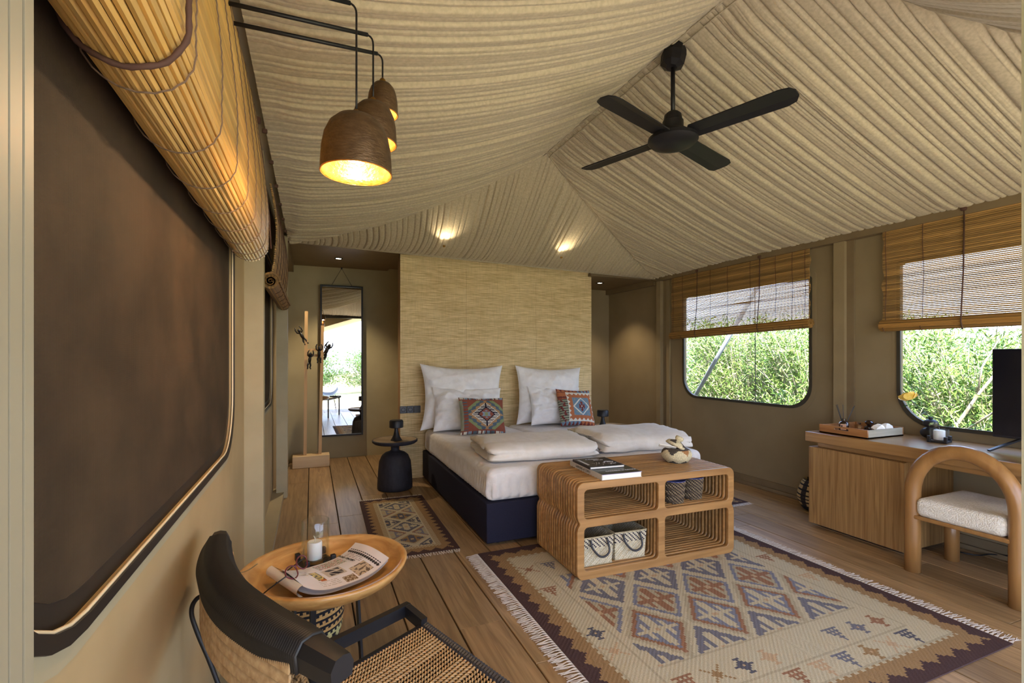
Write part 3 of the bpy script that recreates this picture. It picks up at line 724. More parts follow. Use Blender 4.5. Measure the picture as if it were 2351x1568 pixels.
# ================================================================== CONSOLE OF STACKED RIBS
cw, ch, cd = 1.21, 0.58, 0.60
con = thing('slatted_console', 'open teak console of stacked ribs with four compartments at the foot of the bed', 'console', (1.47, 2.545, 0.006), R(-1.2))
def half_outline():
    # outer outline with a pinched waist at mid height
    pts = []; r = 0.045; zm = 0.335; nd = 0.018
    def arc(cx, cy, r_, a0, a1, n=6): return [(cx + r_*math.cos(R(a0+(a1-a0)*i/n)), cy + r_*math.sin(R(a0+(a1-a0)*i/n))) for i in range(n+1)]
    pts += arc(cw-r, ch-r, r, 90, 0); pts += [(cw, zm+0.05), (cw-nd*0.35, zm+0.025), (cw-nd, zm+0.008), (cw-nd, zm-0.008), (cw-nd*0.35, zm-0.025), (cw, zm-0.05)]
    pts += arc(cw-r, r, r, 0, -90); pts += arc(r, r, r, -90, -180)
    pts += [(0, zm-0.05), (nd*0.35, zm-0.025), (nd, zm-0.008), (nd, zm+0.008), (nd*0.35, zm+0.025), (0, zm+0.05)]; pts += arc(r, ch-r, r, 180, 90)
    return pts
cy1, cy2 = 0.315, 0.358; mid = cw*0.505
holes = [rrect(0.042, 0.045, mid-0.022, cy1, 0.028, 4), rrect(mid+0.022, 0.045, cw-0.042, cy1, 0.028, 4),
         rrect(0.042, cy2, mid-0.022, ch-0.038, 0.028, 4), rrect(mid+0.022, cy2, cw-0.042, ch-0.038, 0.028, 4)]
XZ = Matrix(((1,0,0,0),(0,0,-1,0),(0,1,0,0),(0,0,0,1)))
rib_front = plate('rib', half_outline(), holes, 0.026, XZ, M_teak, 0.004)
rib_me = plate('rib', half_outline(), holes, 0.0205, XZ, M_teak, 0.006)
o = link('rib', rib_front, con); o.location = (0, 0.013, 0)
for k in range(1, 18):
    o = link('rib', rib_me, con); o.location = (0, 0.013 + 0.0335*k, 0)
def inset(pts, d):
    cx_, cy_ = cw/2, ch/2
    return [(cx_ + (p[0]-cx_)*(1-2*d/cw), cy_ + (p[1]-cy_)*(1-2*d/ch)) for p in pts]
def grow(pts, d):
    a, b_ = [p[0] for p in pts], [p[1] for p in pts]; cx_, cy_ = (min(a)+max(a))/2, (min(b_)+max(b_))/2; sx, sy = max(a)-min(a), max(b_)-min(b_)
    return [(cx_ + (p[0]-cx_)*(1+2*d/sx), cy_ + (p[1]-cy_)*(1+2*d/sy)) for p in pts]
gap_me = plate('spacer', inset(half_outline(), 0.010), [grow(h_, 0.009) for h_ in holes], 0.0135, XZ, M_teakd)
for k in range(17):
    o = link('spacer', gap_me, con); o.location = (0, 0.013 + 0.0335*(k+0.5) + 0.001, 0)
mbs = MB()   # hidden spacers that tie the ribs together
P('back_panel', MB().box(0.02, 0.590, 0.02, cw-0.02, 0.602, ch-0.02), M_oakv, con)

# woven rectangular baskets with dark handles
straw1, straw2, strawd = S(214,200,170), S(196,178,142), S(56,48,62)
def rect_basket(name, x, y, z, w_, d, h, rz, label):
    t = thing(name, label, 'basket', (x, y, z), rz)
    nseg = 2*int((w_+d)/0.010); nh = int(h/0.009)
    per = 2*(w_+d)
    def ring(s_):
        s_ = (s_ % 1.0)*per
        if s_ < w_: return (-w_/2 + s_, -d/2, 0, -1)
        s_ -= w_
        if s_ < d: return (w_/2, -d/2 + s_, 1, 0)
        s_ -= d
        if s_ < w_: return (w_/2 - s_, d/2, 0, 1)
        s_ -= w_; return (-w_/2, d/2 - s_, -1, 0)
    def mk(inner):
        def fn(a, b_):
            px, py, nx, ny = ring(a); i, j = int(round(a*nseg)), int(round(b_*nh))
            off = (0.0022 if (i + j) % 2 else -0.0014) - (0.008 if inner else 0)
            k = 0.94 + 0.06*b_
            return (px*k + nx*off, py*k + ny*off, 0.003 + b_*h + (0.003*math.sin(i*0.9) if j == nh else 0))
        def cl(i, j):
            if j > nh*0.62 and not inner: return strawd if (i + j) % 3 == 0 else straw1
            return straw1 if (i*7 + j*3) % 5 else straw2
        return fn, cl
    mb = MB(); fn, cl = mk(False); mb.grid(fn, nseg, nh, cols=cl, closeu=True)
    fn, cl = mk(True); n0 = len(mb.f); mb.grid(fn, nseg, nh, cols=cl, closeu=True); mb.f[n0:] = [f[::-1] for f in mb.f[n0:]]
    mb.box(-w_/2*0.95, -d/2*0.95, 0.0, w_/2*0.95, d/2*0.95, 0.006, straw2)
    P('body', mb, M_weave, t)
    rim = [(ring(k/60)[0], ring(k/60)[1], h+0.003) for k in range(60)]
    P('rim', MB().tube(rim, 0.005, 5, True, col=straw2), M_weave, t)
    hp = [(-w_*0.25, -d/2-0.004, h*0.96), (-w_*0.24, -d/2-0.022, h*0.7), (-w_*0.05, -d/2-0.03, h*0.42), (w_*0.14, -d/2-0.03, h*0.38), (w_*0.28, -d/2-0.026, h*0.55), (w_*0.26, -d/2-0.004, h*0.96)]
    hp = catmull(hp, 8); P('handle', MB().tube(hp, [0.0062 + 0.0010*(k % 2) for k in range(len(hp))], 8), M_cord_blk, t, True)
    return t
def cw_(x, y): # console local -> world
    c_, s_ = math.cos(R(-1.2)), math.sin(R(-1.2)); return (1.47 + x*c_ - y*s_, 2.545 + x*s_ + y*c_)
a = cw_(0.172, 0.26); rect_basket('storage_basket', a[0], a[1], 0.053, 0.225, 0.42, 0.175, R(-1.2), 'pale woven storage basket with dark loop handle, left one in the lower console bay')
a = cw_(0.425, 0.27); rect_basket('storage_basket', a[0], a[1], 0.053, 0.235, 0.42, 0.175, R(-3), 'pale woven storage basket with dark loop handle, right one beside the console divider')

def cup(x, y, z, label):
    t = thing('wicker_planter', label, 'planter', (x, y, z)); n, m_ = 48, 22; r0, r1, h = 0.062, 0.076, 0.150
    def fn(a, b_):
        i, j = int(round(a*n)), int(round(b_*m_)); r = r0 + (r1-r0)*b_ + 0.0032*math.sin(i*PI*2/3 + j*1.1)
        return (r*math.cos(2*PI*a), r*math.sin(2*PI*a), b_*h)
    dk, lt = S(52,44,42), S(150,130,100)
    P('wicker_body', MB().grid(fn, n, m_, closeu=True, cols=lambda i, j: lt if (i + j) % 3 == 0 else (dk if (i+j) % 3 == 1 else S(92,76,62))).lathe([(0, 0.001), (r0, 0.001)], n, col=dk), M_weave, t)
    P('lining', MB().lathe([(r1+0.002, h-0.002), (r1, h+0.003), (r1-0.006, h), (r0-0.006, 0.05), (0, 0.05)], 32), M_blueglaze, t, True)
    P('core_fill', MB().lathe([(0, 0.075), (r0*1.0, 0.075), (r0*1.0, 0.052)], 24), M_redclay, t)
a = cw_(0.795, 0.11); cup(a[0], a[1], 0.366, 'dark wicker planter with blue lining, left of the pair on the upper shelf')
a = cw_(0.975, 0.14); cup(a[0], a[1], 0.366, 'dark wicker planter with blue lining, right of the pair on the upper shelf')

# books on the console
def book(name, x, y, z, w_, l, h, rz, cover, label, spine_txt=None, cover_txt=None, txt_m=None, hard=True, art=None, band=None):
    t = thing(name, label, 'book', (x, y, z), rz); e = 0.004 if hard else 0.0
    P('pages', MB().box(-w_/2+0.003, -l/2+e, 0.003, w_/2-e, l/2-e, h-0.003), M_white, t)
    cv = MB().box(-w_/2, -l/2, 0, w_/2, l/2, 0.003, cover[1]).box(-w_/2, -l/2, h-0.003, w_/2, l/2, h, cover[0]).box(-w_/2-0.003, -l/2, 0, -w_/2+0.003, l/2, h, cover[1])
    P('cover', cv, M_print, t)
    if art: art(t, w_, l, h)
    if spine_txt:
        Mx = Matrix.Translation((-w_/2-0.0033, 0.03, h/2)) @ Matrix(((0,0,-1,0),(-1,0,0,0),(0,1,0,0),(0,0,0,1)))
        link('spine_lettering', text_mesh('spine_lettering', spine_txt, h*0.62, M_ink, Mx, align='CENTER'), t)
    if cover_txt:
        for (s_, px, py, sz) in cover_txt:
            link('cover_lettering', text_mesh('cover_lettering', s_, sz, txt_m, Matrix.Translation((px, py, h+0.0003)), align='CENTER'), t)
    return t
def art1(t, w_, l, h):
    mb = MB(); n = 24
    def cl(i, j):
        v = j/n; q = nz(i*0.5, j*0.9, 4)
        if v > 0.62: return S(150+60*q,140+40*q,176+30*q)
        if v > 0.38: return S(120+50*q,112+40*q,150+30*q)
        return S(62+34*q, 66+30*q, 50+24*q)
    mb.grid(lambda a, b_: (-w_/2+0.002 + a*(w_-0.004), -l/2+0.002 + b_*(l-0.004), h+0.0001), n, n, cols=cl)
    P('cover_photo', mb, M_print, t)
book('coffee_table_book', 1.800, 2.765, 0.588, 0.285, 0.44, 0.036, R(-3), (S(150,140,170), S(206,200,192)), 'large hardback garden book lying on the console under a smaller dark book',
     'GARDENS of CORFU', [('GARDENS of CORFU', 0.03, -0.15, 0.024)], M_whiteink, True, art1)
def art2(t, w_, l, h):
    mb = MB(); rr = random.Random(3)
    for k in range(34):
        x, y = rr.uniform(-0.06, w_/2-0.02), rr.uniform(-l/2+0.03, -0.02); s_ = rr.uniform(0.002, 0.007)
        mb.box(x, y, h, x+s_, y+s_*1.3, h+0.0004)
    for k in range(9): mb.box(-w_/2+0.012+0.0*k, l/2-0.05-k*0.018, h, -w_/2+0.028, l/2-0.04-k*0.018, h+0.0004)
    P('cover_print', mb, M_whiteink, t, kind='stuff')
    P('tree_drawing', MB().tube([(w_/2-0.045, -0.075, h+0.0006), (w_/2-0.05, -0.035, h+0.0006), (w_/2-0.06, -0.015, h+0.0006)], 0.0014, 4).tube([(w_/2-0.085, -0.012, h+0.0006), (w_/2-0.065, -0.002, h+0.0006), (w_/2-0.035, -0.01, h+0.0006), (w_/2-0.02, -0.022, h+0.0006)], 0.0016, 4), M_whiteink, t)
book('paperback_book', 1.780, 2.815, 0.6245, 0.245, 0.255, 0.016, R(-4), (S(40,36,44), S(44,40,48)), 'smaller dark covered book with white drawings on top of the garden book', None,
     [('A Culinary', 0.0, 0.085, 0.024), ('Journey', 0.03, 0.055, 0.024)], M_whiteink, False, art2)

# lidded coil basket
lb = thing('lidded_basket', 'small round coiled basket with tilted knobbed lid on the right of the console', 'basket', (2.43, 2.80, 0.588))
cr, dkb, orb = S(222,206,168), S(84,74,66), S(176,124,78)
pf = catmull([(0.055,0,0),(0.075,0.008,0),(0.098,0.035,0),(0.105,0.06,0),(0.094,0.088,0),(0.072,0.102,0),(0.062,0.108,0)], 5)
def lbc(i, k):
    a = k/64*6.0 % 1.0; tri = abs(a-0.5)*2; h_ = i/len(pf)
    if h_ > 0.72 or h_ > 0.50 + 0.28*tri: return orb if (int(k/64*6) % 3 == 1 and h_ < 0.72) else dkb
    if 0.16 < h_ < 0.16 + 0.12*(1-tri): return dkb
    return cr
P('body', MB().lathe([(0, 0.004)] + [(p.x + 0.0016*(i % 2), p.y) for i, p in enumerate(pf)] + [(0.058, 0.10), (0.06, 0.02), (0, 0.012)], 64, cols=lbc), M_weave, lb)
lid = MB().lathe([(0, 0), (0.070, 0.0), (0.076, 0.006), (0.070, 0.020), (0.060, 0.032), (0.030, 0.044), (0.022, 0.050), (0.030, 0.062), (0.028, 0.078), (0.018, 0.082), (0, 0.078)], 48,
                 cols=lambda i, k: dkb if (3 <= i <= 5 and (k/48*4 % 1.0) < 0.45 - 0.1*(i-3)) else cr)
lo = P('lid', lid, M_weave, lb); lo.location = (-0.012, 0.0, 0.112); lo.rotation_euler = (R(8), R(28), 0)
sp = P('folded_paper_slip', MB().rbox(-0.018, -0.05, -0.004, 0.018, 0.07, 0.004, 0.003, n=1), M_white, lb); sp.location = (-0.075, -0.01, 0.118); sp.rotation_euler = (R(10), R(35), R(60))

# ================================================================== SIDE TABLES AND LAMPS
def side_table(x, y, label):
    t = thing('side_table', label, 'side table', (x, y, 0))
    P('pedestal', MB().lathe([(0, 0.0), (0.165, 0.0), (0.176, 0.01), (0.176, 0.05), (0.168, 0.18), (0.158, 0.28), (0.132, 0.340), (0.098, 0.368), (0.055, 0.382), (0.040, 0.395), (0.042, 0.43), (0.075, 0.46), (0, 0.46)], 40), M_blackwood, t, 60)
    P('table_top', MB().lathe([(0, 0.455), (0.14, 0.455), (0.205, 0.462), (0.226, 0.478), (0.228, 0.497), (0.222, 0.502), (0.214, 0.500)], 48), M_blackwood, t, 50)
    P('dished_surface', MB().lathe([(0.215, 0.5005), (0.20, 0.493), (0.0, 0.491)], 48), M_worn, t, True, label='worn brown dished top surface')
def table_lamp(x, y, z, label):
    t = thing('table_lamp', label, 'lamp', (x, y, z))
    P('base', MB().lathe([(0, 0), (0.056, 0), (0.058, 0.004), (0.048, 0.018), (0.030, 0.055), (0.020, 0.10), (0.018, 0.135), (0, 0.135)], 32), M_black, t, 50)
    P('shade', MB().lathe([(0, 0.130), (0.064, 0.130), (0.070, 0.134), (0.070, 0.196), (0.060, 0.208), (0, 0.210)], 40), M_black, t, 40)
side_table(0.79, 5.08, 'black turned wood side table standing left of the bed'); table_lamp(0.80, 5.06, 0.492, 'black mushroom table lamp on the side table left of the bed')
side_table(3.42, 5.08, 'black side table mostly hidden right of the bed'); table_lamp(3.27, 5.06, 0.492, 'black mushroom table lamp right of the bed behind the orange cushion')

# ================================================================== COAT RACK
rk = thing('coat_rack', 'pale wooden coat rack of two leaning posts in the passage', 'coat rack', (-0.01, 6.47, 0), world=True)
P('base', MB().rbox(-0.215, 6.39, 0, 0.205, 6.56, 0.145, 0.008), M_rackb, rk, 30)
P('post', MB().beam((-0.075, 6.47, 0.145), (-0.06, 6.47, 1.90), 0.036, 0.055, (0,1,0)), M_rackw, rk)
P('post', MB().beam((0.095, 6.48, 0.145), (0.125, 6.46, 1.73), 0.036, 0.055, (0,1,0)), M_rackw, rk)
P('crossbar', MB().beam((-0.06, 6.47, 1.425), (0.11, 6.47, 1.43), 0.035, 0.032, (0,0,1)).beam((-0.06, 6.50, 1.36), (0.11, 6.50, 1.36), 0.03, 0.03), M_rackw, rk)
def figure_hook(loc, lean, rz):
    mb = MB()
    mb.tube([(0,0,-0.05), (0,0.004,0), (0,0,0.045)], [0.014, 0.019, 0.013], 8)
    hd = catmull([(0,0,0.045), (0,0,0.06), (0,0,0.078), (0,0,0.088)], 2); mb.tube(hd, [0.010,0.014,0.018,0.018,0.014,0.010,0.006][:len(hd)], 8)
    for s_ in (-1, 1):
        mb.tube([(s_*0.010,0,0.035), (s_*0.032,0,0.05), (s_*0.036,-0.002,0.085), (s_*0.024,-0.004,0.115)], [0.009,0.0085,0.008,0.006], 6)
        mb.tube([(s_*0.008,0,-0.04), (s_*0.018,0,-0.07), (s_*0.014,0.0,-0.10), (s_*0.022,-0.01,-0.115)], [0.011,0.010,0.0085,0.007], 6)
    o = P('figure_hook', mb, M_black, rk, True); o.location = loc; o.rotation_euler = (R(6), R(lean), R(rz)); return o
figure_hook((-0.110, 6.44, 1.60), -28, 0); figure_hook((-0.02, 6.44, 1.31), 4, 30); figure_hook((0.085, 6.42, 1.385), 0, 0); figure_hook((0.175, 6.44, 1.42), 22, 0)

# ================================================================== MIRROR
mi = thing('wall_mirror', 'tall thin black framed mirror hanging from a cord in the passage', 'mirror', (0.37, 6.83, 0.30))
mw, mh = 0.535, 1.985
P('frame', MB().box(-mw/2, -0.03, 0, -mw/2+0.022, 0, mh).box(mw/2-0.022, -0.03, 0, mw/2, 0, mh).box(-mw/2+0.022, -0.03, 0, mw/2-0.022, 0, 0.022).box(-mw/2+0.022, -0.03, mh-0.022, mw/2-0.022, 0, mh), M_blackm, mi)
P('mirror_glass', MB().box(-mw/2+0.02, -0.02, 0.02, mw/2-0.02, -0.012, mh-0.02), M_mirror, mi)
P('hanging_cord', MB().tube([(-0.13, -0.01, mh-0.005), (0.0, 0.03, mh+0.235), (0.13, -0.01, mh-0.005)], 0.0028, 6), M_black, mi)
P('nail', MB().tube([(0, 0.005, mh+0.237), (0, 0.06, mh+0.237)], 0.010, 10), M_black, mi)
mi.rotation_euler = (R(-0.35), 0, 0)

# ================================================================== RUGS
RC = {'brn': S(84,64,62), 'ora': S(160,128,90), 'crm': S(200,186,156), 'crm2': S(184,170,142), 'gry': S(122,119,126), 'dgr': S(98,96,104), 'rst': S(156,114,88), 'sal': S(196,166,132), 'blu': S(132,132,144)}
def kil_border(i, j, nx, ny, bw, tooth, per):
    d = min(i, j, nx-1-i, ny-1-j)
    along = j if min(i, nx-1-i) == d else i
    k = along % per; tri = abs(k - per/2)/(per/2)      # 0 at centre
    st = int(tri*tooth/1.0 + 0.5)
    if d < bw - tooth + st: return 'brn'
    if d < bw + int(tooth*1.2): return 'ora'
    return None
def diamond(i, j, cx, cy, rx, ry, pal):
    qz = 1.0 if rx > 12 else 1.0
    a = abs(i - cx)/rx; b_ = abs(j - cy)/ry
    a = (math.floor(abs(i-cx)/qz)*qz + 0.5)/rx
    d = a + b_
    if d > 1.0: return None
    if d > 0.84: return pal[0]
    if d > 0.70: return pal[1]
    # stepped star
    x, y = abs(i-cx), abs(j-cy)
    if x < 1.2 and y < 1.2: return 'sal'
    if y < 1.5 and x < rx*0.62 and x % 3 < 2: return pal[3]
    sp_ = (int(x) % 4) < 2 and y < ry*(0.62 - 0.55*x/rx)
    if d < 0.24 or (d < 0.60 and sp_): return pal[3]
    return pal[2]
def rug_big(nx, ny, cell):
    g = [[None]*ny for _ in range(nx)]; rr = random.Random(11)
    ci0, ci1, cj0, cj1 = 28, nx-29, 42, ny-42
    for i in range(nx):
        for j in range(ny):
            c = kil_border(i, j, nx, ny, 8, 4, 10)
            if c is None:
                d = min(i, j, nx-1-i, ny-1-j)
                if d in (13, 24): c = 'crm2'
                elif d == 12 and ((i if min(j, ny-1-j) == d else j) % 4 < 2): c = 'ora'
                else: c = 'crm'
            g[i][j] = c
    pals = [('crm', 'gry', 'gry', 'crm'), ('crm', 'dgr', 'crm', 'gry'), ('crm2', 'rst', 'blu', 'crm'), ('sal', 'crm2', 'crm', 'dgr'), ('crm', 'blu', 'crm2', 'rst'), ('crm', 'gry', 'blu', 'crm')]
    rx, ry = (ci1-ci0)/7.0, (cj1-cj0)/4.0
    nxd = 4
    for a in range(-1, 2*nxd+2):
        for b_ in range(-1, 8):
            if (a + b_) % 2: continue
            cx, cy = ci0 + rx*a, cj0 + ry*b_
            pal = pals[(a*3 + b_*5) % len(pals)]
            for i in range(max(ci0, int(cx-rx)-1), min(ci1, int(cx+rx)+2)):
                for j in range(max(cj0, int(cy-ry)-1), min(cj1, int(cy+ry)+2)):
                    c = diamond(i, j, cx, cy, rx, ry, pal)
                    if c: g[i][j] = c
    for i in range(ci0, ci1):
        for j in (cj0, cj1-1): g[i][j] = 'crm2'
    def motif(cx, cy, c, kind):
        for dx in range(-5, 6):
            for dy in range(-5, 6):
                x, y = abs(dx), abs(dy)
                on = (x + y <= 3) or (x == 4 and y == 0) or (y == 4 and x <= 1) if kind == 0 else ((x == y and x < 5) or (x + y < 3)) if kind == 1 else (x <= (dy+4)//2 and -4 <= dy <= 4 and (dy % 2 == 0 or x % 2 == 0))
                if x == 0 and y == 0 and kind == 0: g[cx][cy] = 'sal'; continue
                if on and 0 <= cx+dx < nx and 0 <= cy+dy < ny: g[cx+dx][cy+dy] = c
    seen = set()
    for k in range(170):
        cx, cy = rr.randint(18, nx-19), rr.randint(18, ny-19)
        if ci0-6 < cx < ci1+6 and cj0-6 < cy < cj1+6: continue
        cx = cx//13*13+5; cy = cy//13*13+5
        if (cx, cy) in seen: continue
        seen.add((cx, cy))
        motif(min(max(cx, 18), nx-19), min(max(cy, 18), ny-19), rr.choice(['gry','dgr','rst','sal','ora','rst','sal']), rr.randint(0, 2))
    return g
def rug_small(nx, ny, cell):
    g = [[None]*ny for _ in range(nx)]
    for i in range(nx):
        for j in range(ny):
            c = kil_border(i, j, nx, ny, 6, 3, 7); d = min(i, j, nx-1-i, ny-1-j)
            if c is None: c = 'crm' if d > 11 or (i + j) % 2 else 'ora'
            g[i][j] = c
    m_ = 13; cx0 = nx/2; rx = (nx-2*m_)/2.0*0.98; nd = 4; ry = (ny-2*m_)/nd/2.0
    pals = [('crm', 'dgr', 'gry', 'crm'), ('crm', 'dgr', 'crm', 'dgr'), ('crm', 'crm2', 'ora', 'dgr'), ('crm', 'rst', 'blu', 'crm2')]
    for b_ in range(0, 2*nd+1):
        for a in (-1, 0, 1):
            if (a + b_) % 2 == 0: continue
            cx, cy = cx0 + a*rx, m_ + b_*ry; pal = pals[(b_ + (a+1)) % 4] if a == 0 else pals[(b_*3+1) % 4]
            for i in range(max(m_, int(cx-rx)-1), min(nx-m_, int(cx+rx)+2)):
                for j in range(max(m_, int(cy-ry)-1), min(ny-m_, int(cy+ry)+2)):
                    c = diamond(i, j, cx, cy, rx, ry, pal)
                    if c: g[i][j] = c
    return g
def fringe(L, along, seed, length=0.085, n=None, knot=True):
    rr = random.Random(seed); mb = MB(); n = n or int(L/0.0045)
    for k in range(n):
        a = (k + 0.5)/n*L; tuft = math.floor(a/0.018)*0.018 + 0.009; a1 = tuft + (a - tuft)*0.35
        l = length*rr.uniform(0.7, 1.1); b_ = tuft + rr.uniform(-0.014, 0.014)
        pts = [(0, a, 0.004), (l*0.25, a1, 0.007), (l*0.6, (a1+b_)/2 + rr.uniform(-0.004, 0.004), 0.004), (l, b_, 0.0025)]
        pts = [(p[0]*1.0, p[1], p[2]) for p in pts] if along == 'y' else [(p[1], p[0], p[2]) for p in pts]
        mb.tube(pts, 0.0015, 3, cap=False)
    return mb
def make_rug(name, x0, y0, x1, y1, cell, fn, fr, label, rz=0, fl_=0.085, group=None):
    t = thing(name, label, 'rug', (x0, y0, 0), rz, group)
    nx, ny = int(round((x1-x0)/cell)), int(round((y1-y0)/cell)); g = fn(nx, ny, cell)
    hz = lambda i, j: 0.006 + 0.0014*nz(i*0.12, j*0.12, 2) + 0.0006*((i+j) % 2)
    mb = MB().grid(lambda a, b_: (a*nx*cell, b_*ny*cell, hz(a*nx, b_*ny)), nx, ny, cols=lambda i, j: RC[g[i][j]])
    W_, H_ = nx*cell, ny*cell
    for (ax, ay, bx, by) in ((0,0,W_,0), (W_,0,W_,H_), (W_,H_,0,H_), (0,H_,0,0)):
        mb.add([(ax,ay,0.0005), (bx,by,0.0005), (bx,by,0.0068), (ax,ay,0.0068)], [(0,1,2,3)], RC['brn'])
    P('woven_field', mb, M_kilim, t)
    if 'x' in fr:
        f1 = fringe(H_, 'y', 1, fl_); f1.xf(Matrix.Diagonal((-1,1,1,1))); P('fringe', f1, M_fringe, t, kind='stuff')
        f2 = fringe(H_, 'y', 2, fl_); f2.xf(Matrix.Translation((W_, 0, 0))); P('fringe', f2, M_fringe, t, kind='stuff')
    else:
        f1 = fringe(W_, 'x', 3, fl_); f1.xf(Matrix.Diagonal((1,-1,1,1))); P('fringe', f1, M_fringe, t, kind='stuff')
        f2 = fringe(W_, 'x', 4, fl_); f2.xf(Matrix.Translation((0, H_, 0))); P('fringe', f2, M_fringe, t, kind='stuff')
    return t
make_rug('kilim_rug', 1.065, 1.20, 3.04, 3.16, 0.0118, rug_big, 'x', 'large cream and grey kilim rug with brown border under the console', R(0.6))
make_rug('bedside_rug', 0.385, 3.31, 0.965, 4.72, 0.0118, rug_small, 'y', 'small diamond kilim runner on the floor left of the bed', R(-1.0), 0.05)
make_rug('bedside_rug', 3.17, 3.33, 3.72, 4.72, 0.0118, rug_small, 'y', 'small kilim runner on the floor right of the bed, only its fringe showing', 0, 0.05)

# ================================================================== CEILING FAN
fan = thing('ceiling_fan', 'black four-blade ceiling fan hanging from the tent ridge', 'ceiling fan', (2.03, 2.37, 2.66))
P('canopy', MB().lathe([(0, 0.43), (0.035, 0.43), (0.07, 0.45), (0.075, 0.51), (0.06, 0.60), (0, 0.60)], 8).xf(Matrix.Rotation(R(12), 4, 'Y')).xf(Matrix.Translation((-0.10, 0, 0.02))), M_black, fan)
P('downrod', MB().tube([(0, 0, 0.12), (0, 0, 0.47)], 0.013, 12), M_black, fan, True)
P('motor_collar', MB().lathe([(0, 0.05), (0.062, 0.05), (0.062, 0.115), (0.056, 0.12), (0.050, 0.155), (0.034, 0.17), (0, 0.17)], 28), M_black, fan, 40)
P('motor_housing', MB().lathe([(0, -0.045), (0.07, -0.042), (0.125, -0.026), (0.148, -0.004), (0.146, 0.016), (0.12, 0.030), (0.09, 0.045), (0.085, 0.055), (0, 0.055)], 40), M_black, fan, 40)
bl = MB(); pl = [(0.12, -0.055), (0.13, -0.066), (0.62, -0.078), (0.665, -0.066), (0.685, -0.03), (0.685, 0.02), (0.665, 0.055), (0.62, 0.068), (0.14, 0.060), (0.12, 0.045)]
for z, sgn in ((0.0, -1), (0.008, 1)):
    pass
vs = [(x, y, -abs(y-0.02)*0.10) for x, y in pl] + [(x, y, -abs(y-0.02)*0.10 + 0.007) for x, y in pl] + [(0.12, 0.02, 0), (0.685, 0.02, 0), (0.12, 0.02, 0.007), (0.685, 0.02, 0.007)]
n = len(pl)
lowA = [20, 0, 1, 2, 3, 4, 21]; lowB = [20, 21, 5, 6, 7, 8, 9]
# split along the crease at y = 0.02
fs = [tuple([20, 0, 1, 2, 3, 4, 21]), tuple([20, 21, 5, 6, 7, 8, 9]), tuple([23, 14, 13, 12, 11, 10, 22]), tuple([19, 18, 17, 16, 15, 23, 22])]
fs = [f[::-1] for f in fs]
for i in range(n):
    j = (i+1) % n
    if i == 4: fs += [(4, 21, 23, 14), (21, 5, 15, 23)]
    elif i == 9: fs += [(9, 20, 22, 19), (20, 0, 10, 22)]
    else: fs.append((i, j, j+10, i+10))
blade = MB().add(vs, fs).xf(Matrix.Rotation(R(-13), 4, 'X')).mesh('blade', M_black)
arm = MB().box(0.07, -0.02, -0.003, 0.16, 0.02, 0.003).xf(Matrix.Rotation(R(-13), 4, 'X')).mesh('blade_iron', M_black)
for k in range(4):
    o = link('blade', blade, fan); o.rotation_euler = (0, 0, R(20.5 + 90*k)); o.location = (0, 0, 0.018)
    q = link('blade_iron', arm, o)

# ================================================================== PENDANTS
def pendant(x, y, zend, ztop, r, h, label, energy):
    t = thing('pendant_lamp', label, 'pendant lamp', (x, y, ztop - h))
    pr = [(1.0, 0.0), (0.995, 0.16), (0.97, 0.40), (0.90, 0.62), (0.76, 0.80), (0.55, 0.92), (0.30, 0.985), (0.06, 1.0)]
    P('shade', MB().lathe([(a*r, b_*h) for a, b_ in pr] + [(0, h)], 48), M_copper_o, t, True, label='dark hammered copper shade outside')
    P('shade_lining', MB().lathe([(r, 0), (r-0.004, 0)] + [(a*r-0.004 if a*r > 0.005 else 0, b_*h-0.003) for a, b_ in pr[1:]], 48), M_copper_i, t, True, label='bright copper lining')
    P('rim', MB().tube([(r*0.998*math.cos(2*PI*k/40), r*0.998*math.sin(2*PI*k/40), 0) for k in range(40)], 0.002, 6, True), M_copper_i, t, True)
    P('brass_cap', MB().lathe([(0.011, h-0.002), (0.011, h+0.008), (0.004, h+0.016), (0, h+0.016)], 16), M_brass, t)
    zz = zend - (ztop - h)
    P('cord', MB().tube([(0, 0, h+0.01)] + [(0, 0, h + (zz-0.02-h)*k/4) for k in range(1, 4)] + [tuple(p) for p in bez((0, 0, zz-0.03), (0, 0, zz), (-0.025, 0, zz), 5)], 0.0032, 8), M_black, t, True)
    P('wall_arm', MB().tube([(-0.018, 0, zz), (-0.30 - x + 0.02, -0.045, zz - 0.035)], 0.0065, 10), M_black, t, True)
    P('socket', MB().lathe([(0.016, h-0.004), (0.018, h*0.62), (0, h*0.62)], 16), M_black, t, True)
    rb = min(0.028, r*0.34)
    P('bulb', MB().lathe([(0.008, h*0.62), (rb*0.8, h*0.50), (rb, h*0.36), (rb*0.8, h*0.24), (0, h*0.17)], 20), M_bulb, t, True)
    l = bpy.data.lights.new('bulb_light', 'POINT'); l.energy = energy; l.color = (1.0, 0.70, 0.38); l.shadow_soft_size = 0.02
    lo_ = bpy.data.objects.new('bulb_light', l); COL.objects.link(lo_); lo_.parent = t; lo_.location = (0, 0, h*0.10)
    return t
pendant(0.130, 1.600, 2.452, 2.108, 0.1075, 0.185, 'largest and nearest hammered copper pendant of the three', 5)
pendant(0.196, 1.735, 2.452, 2.226, 0.0785, 0.145, 'middle-sized hammered copper pendant between the other two', 1.6)
pendant(0.240, 1.830, 2.452, 2.352, 0.0545, 0.118, 'smallest and highest hammered copper pendant behind the others', 1.2)

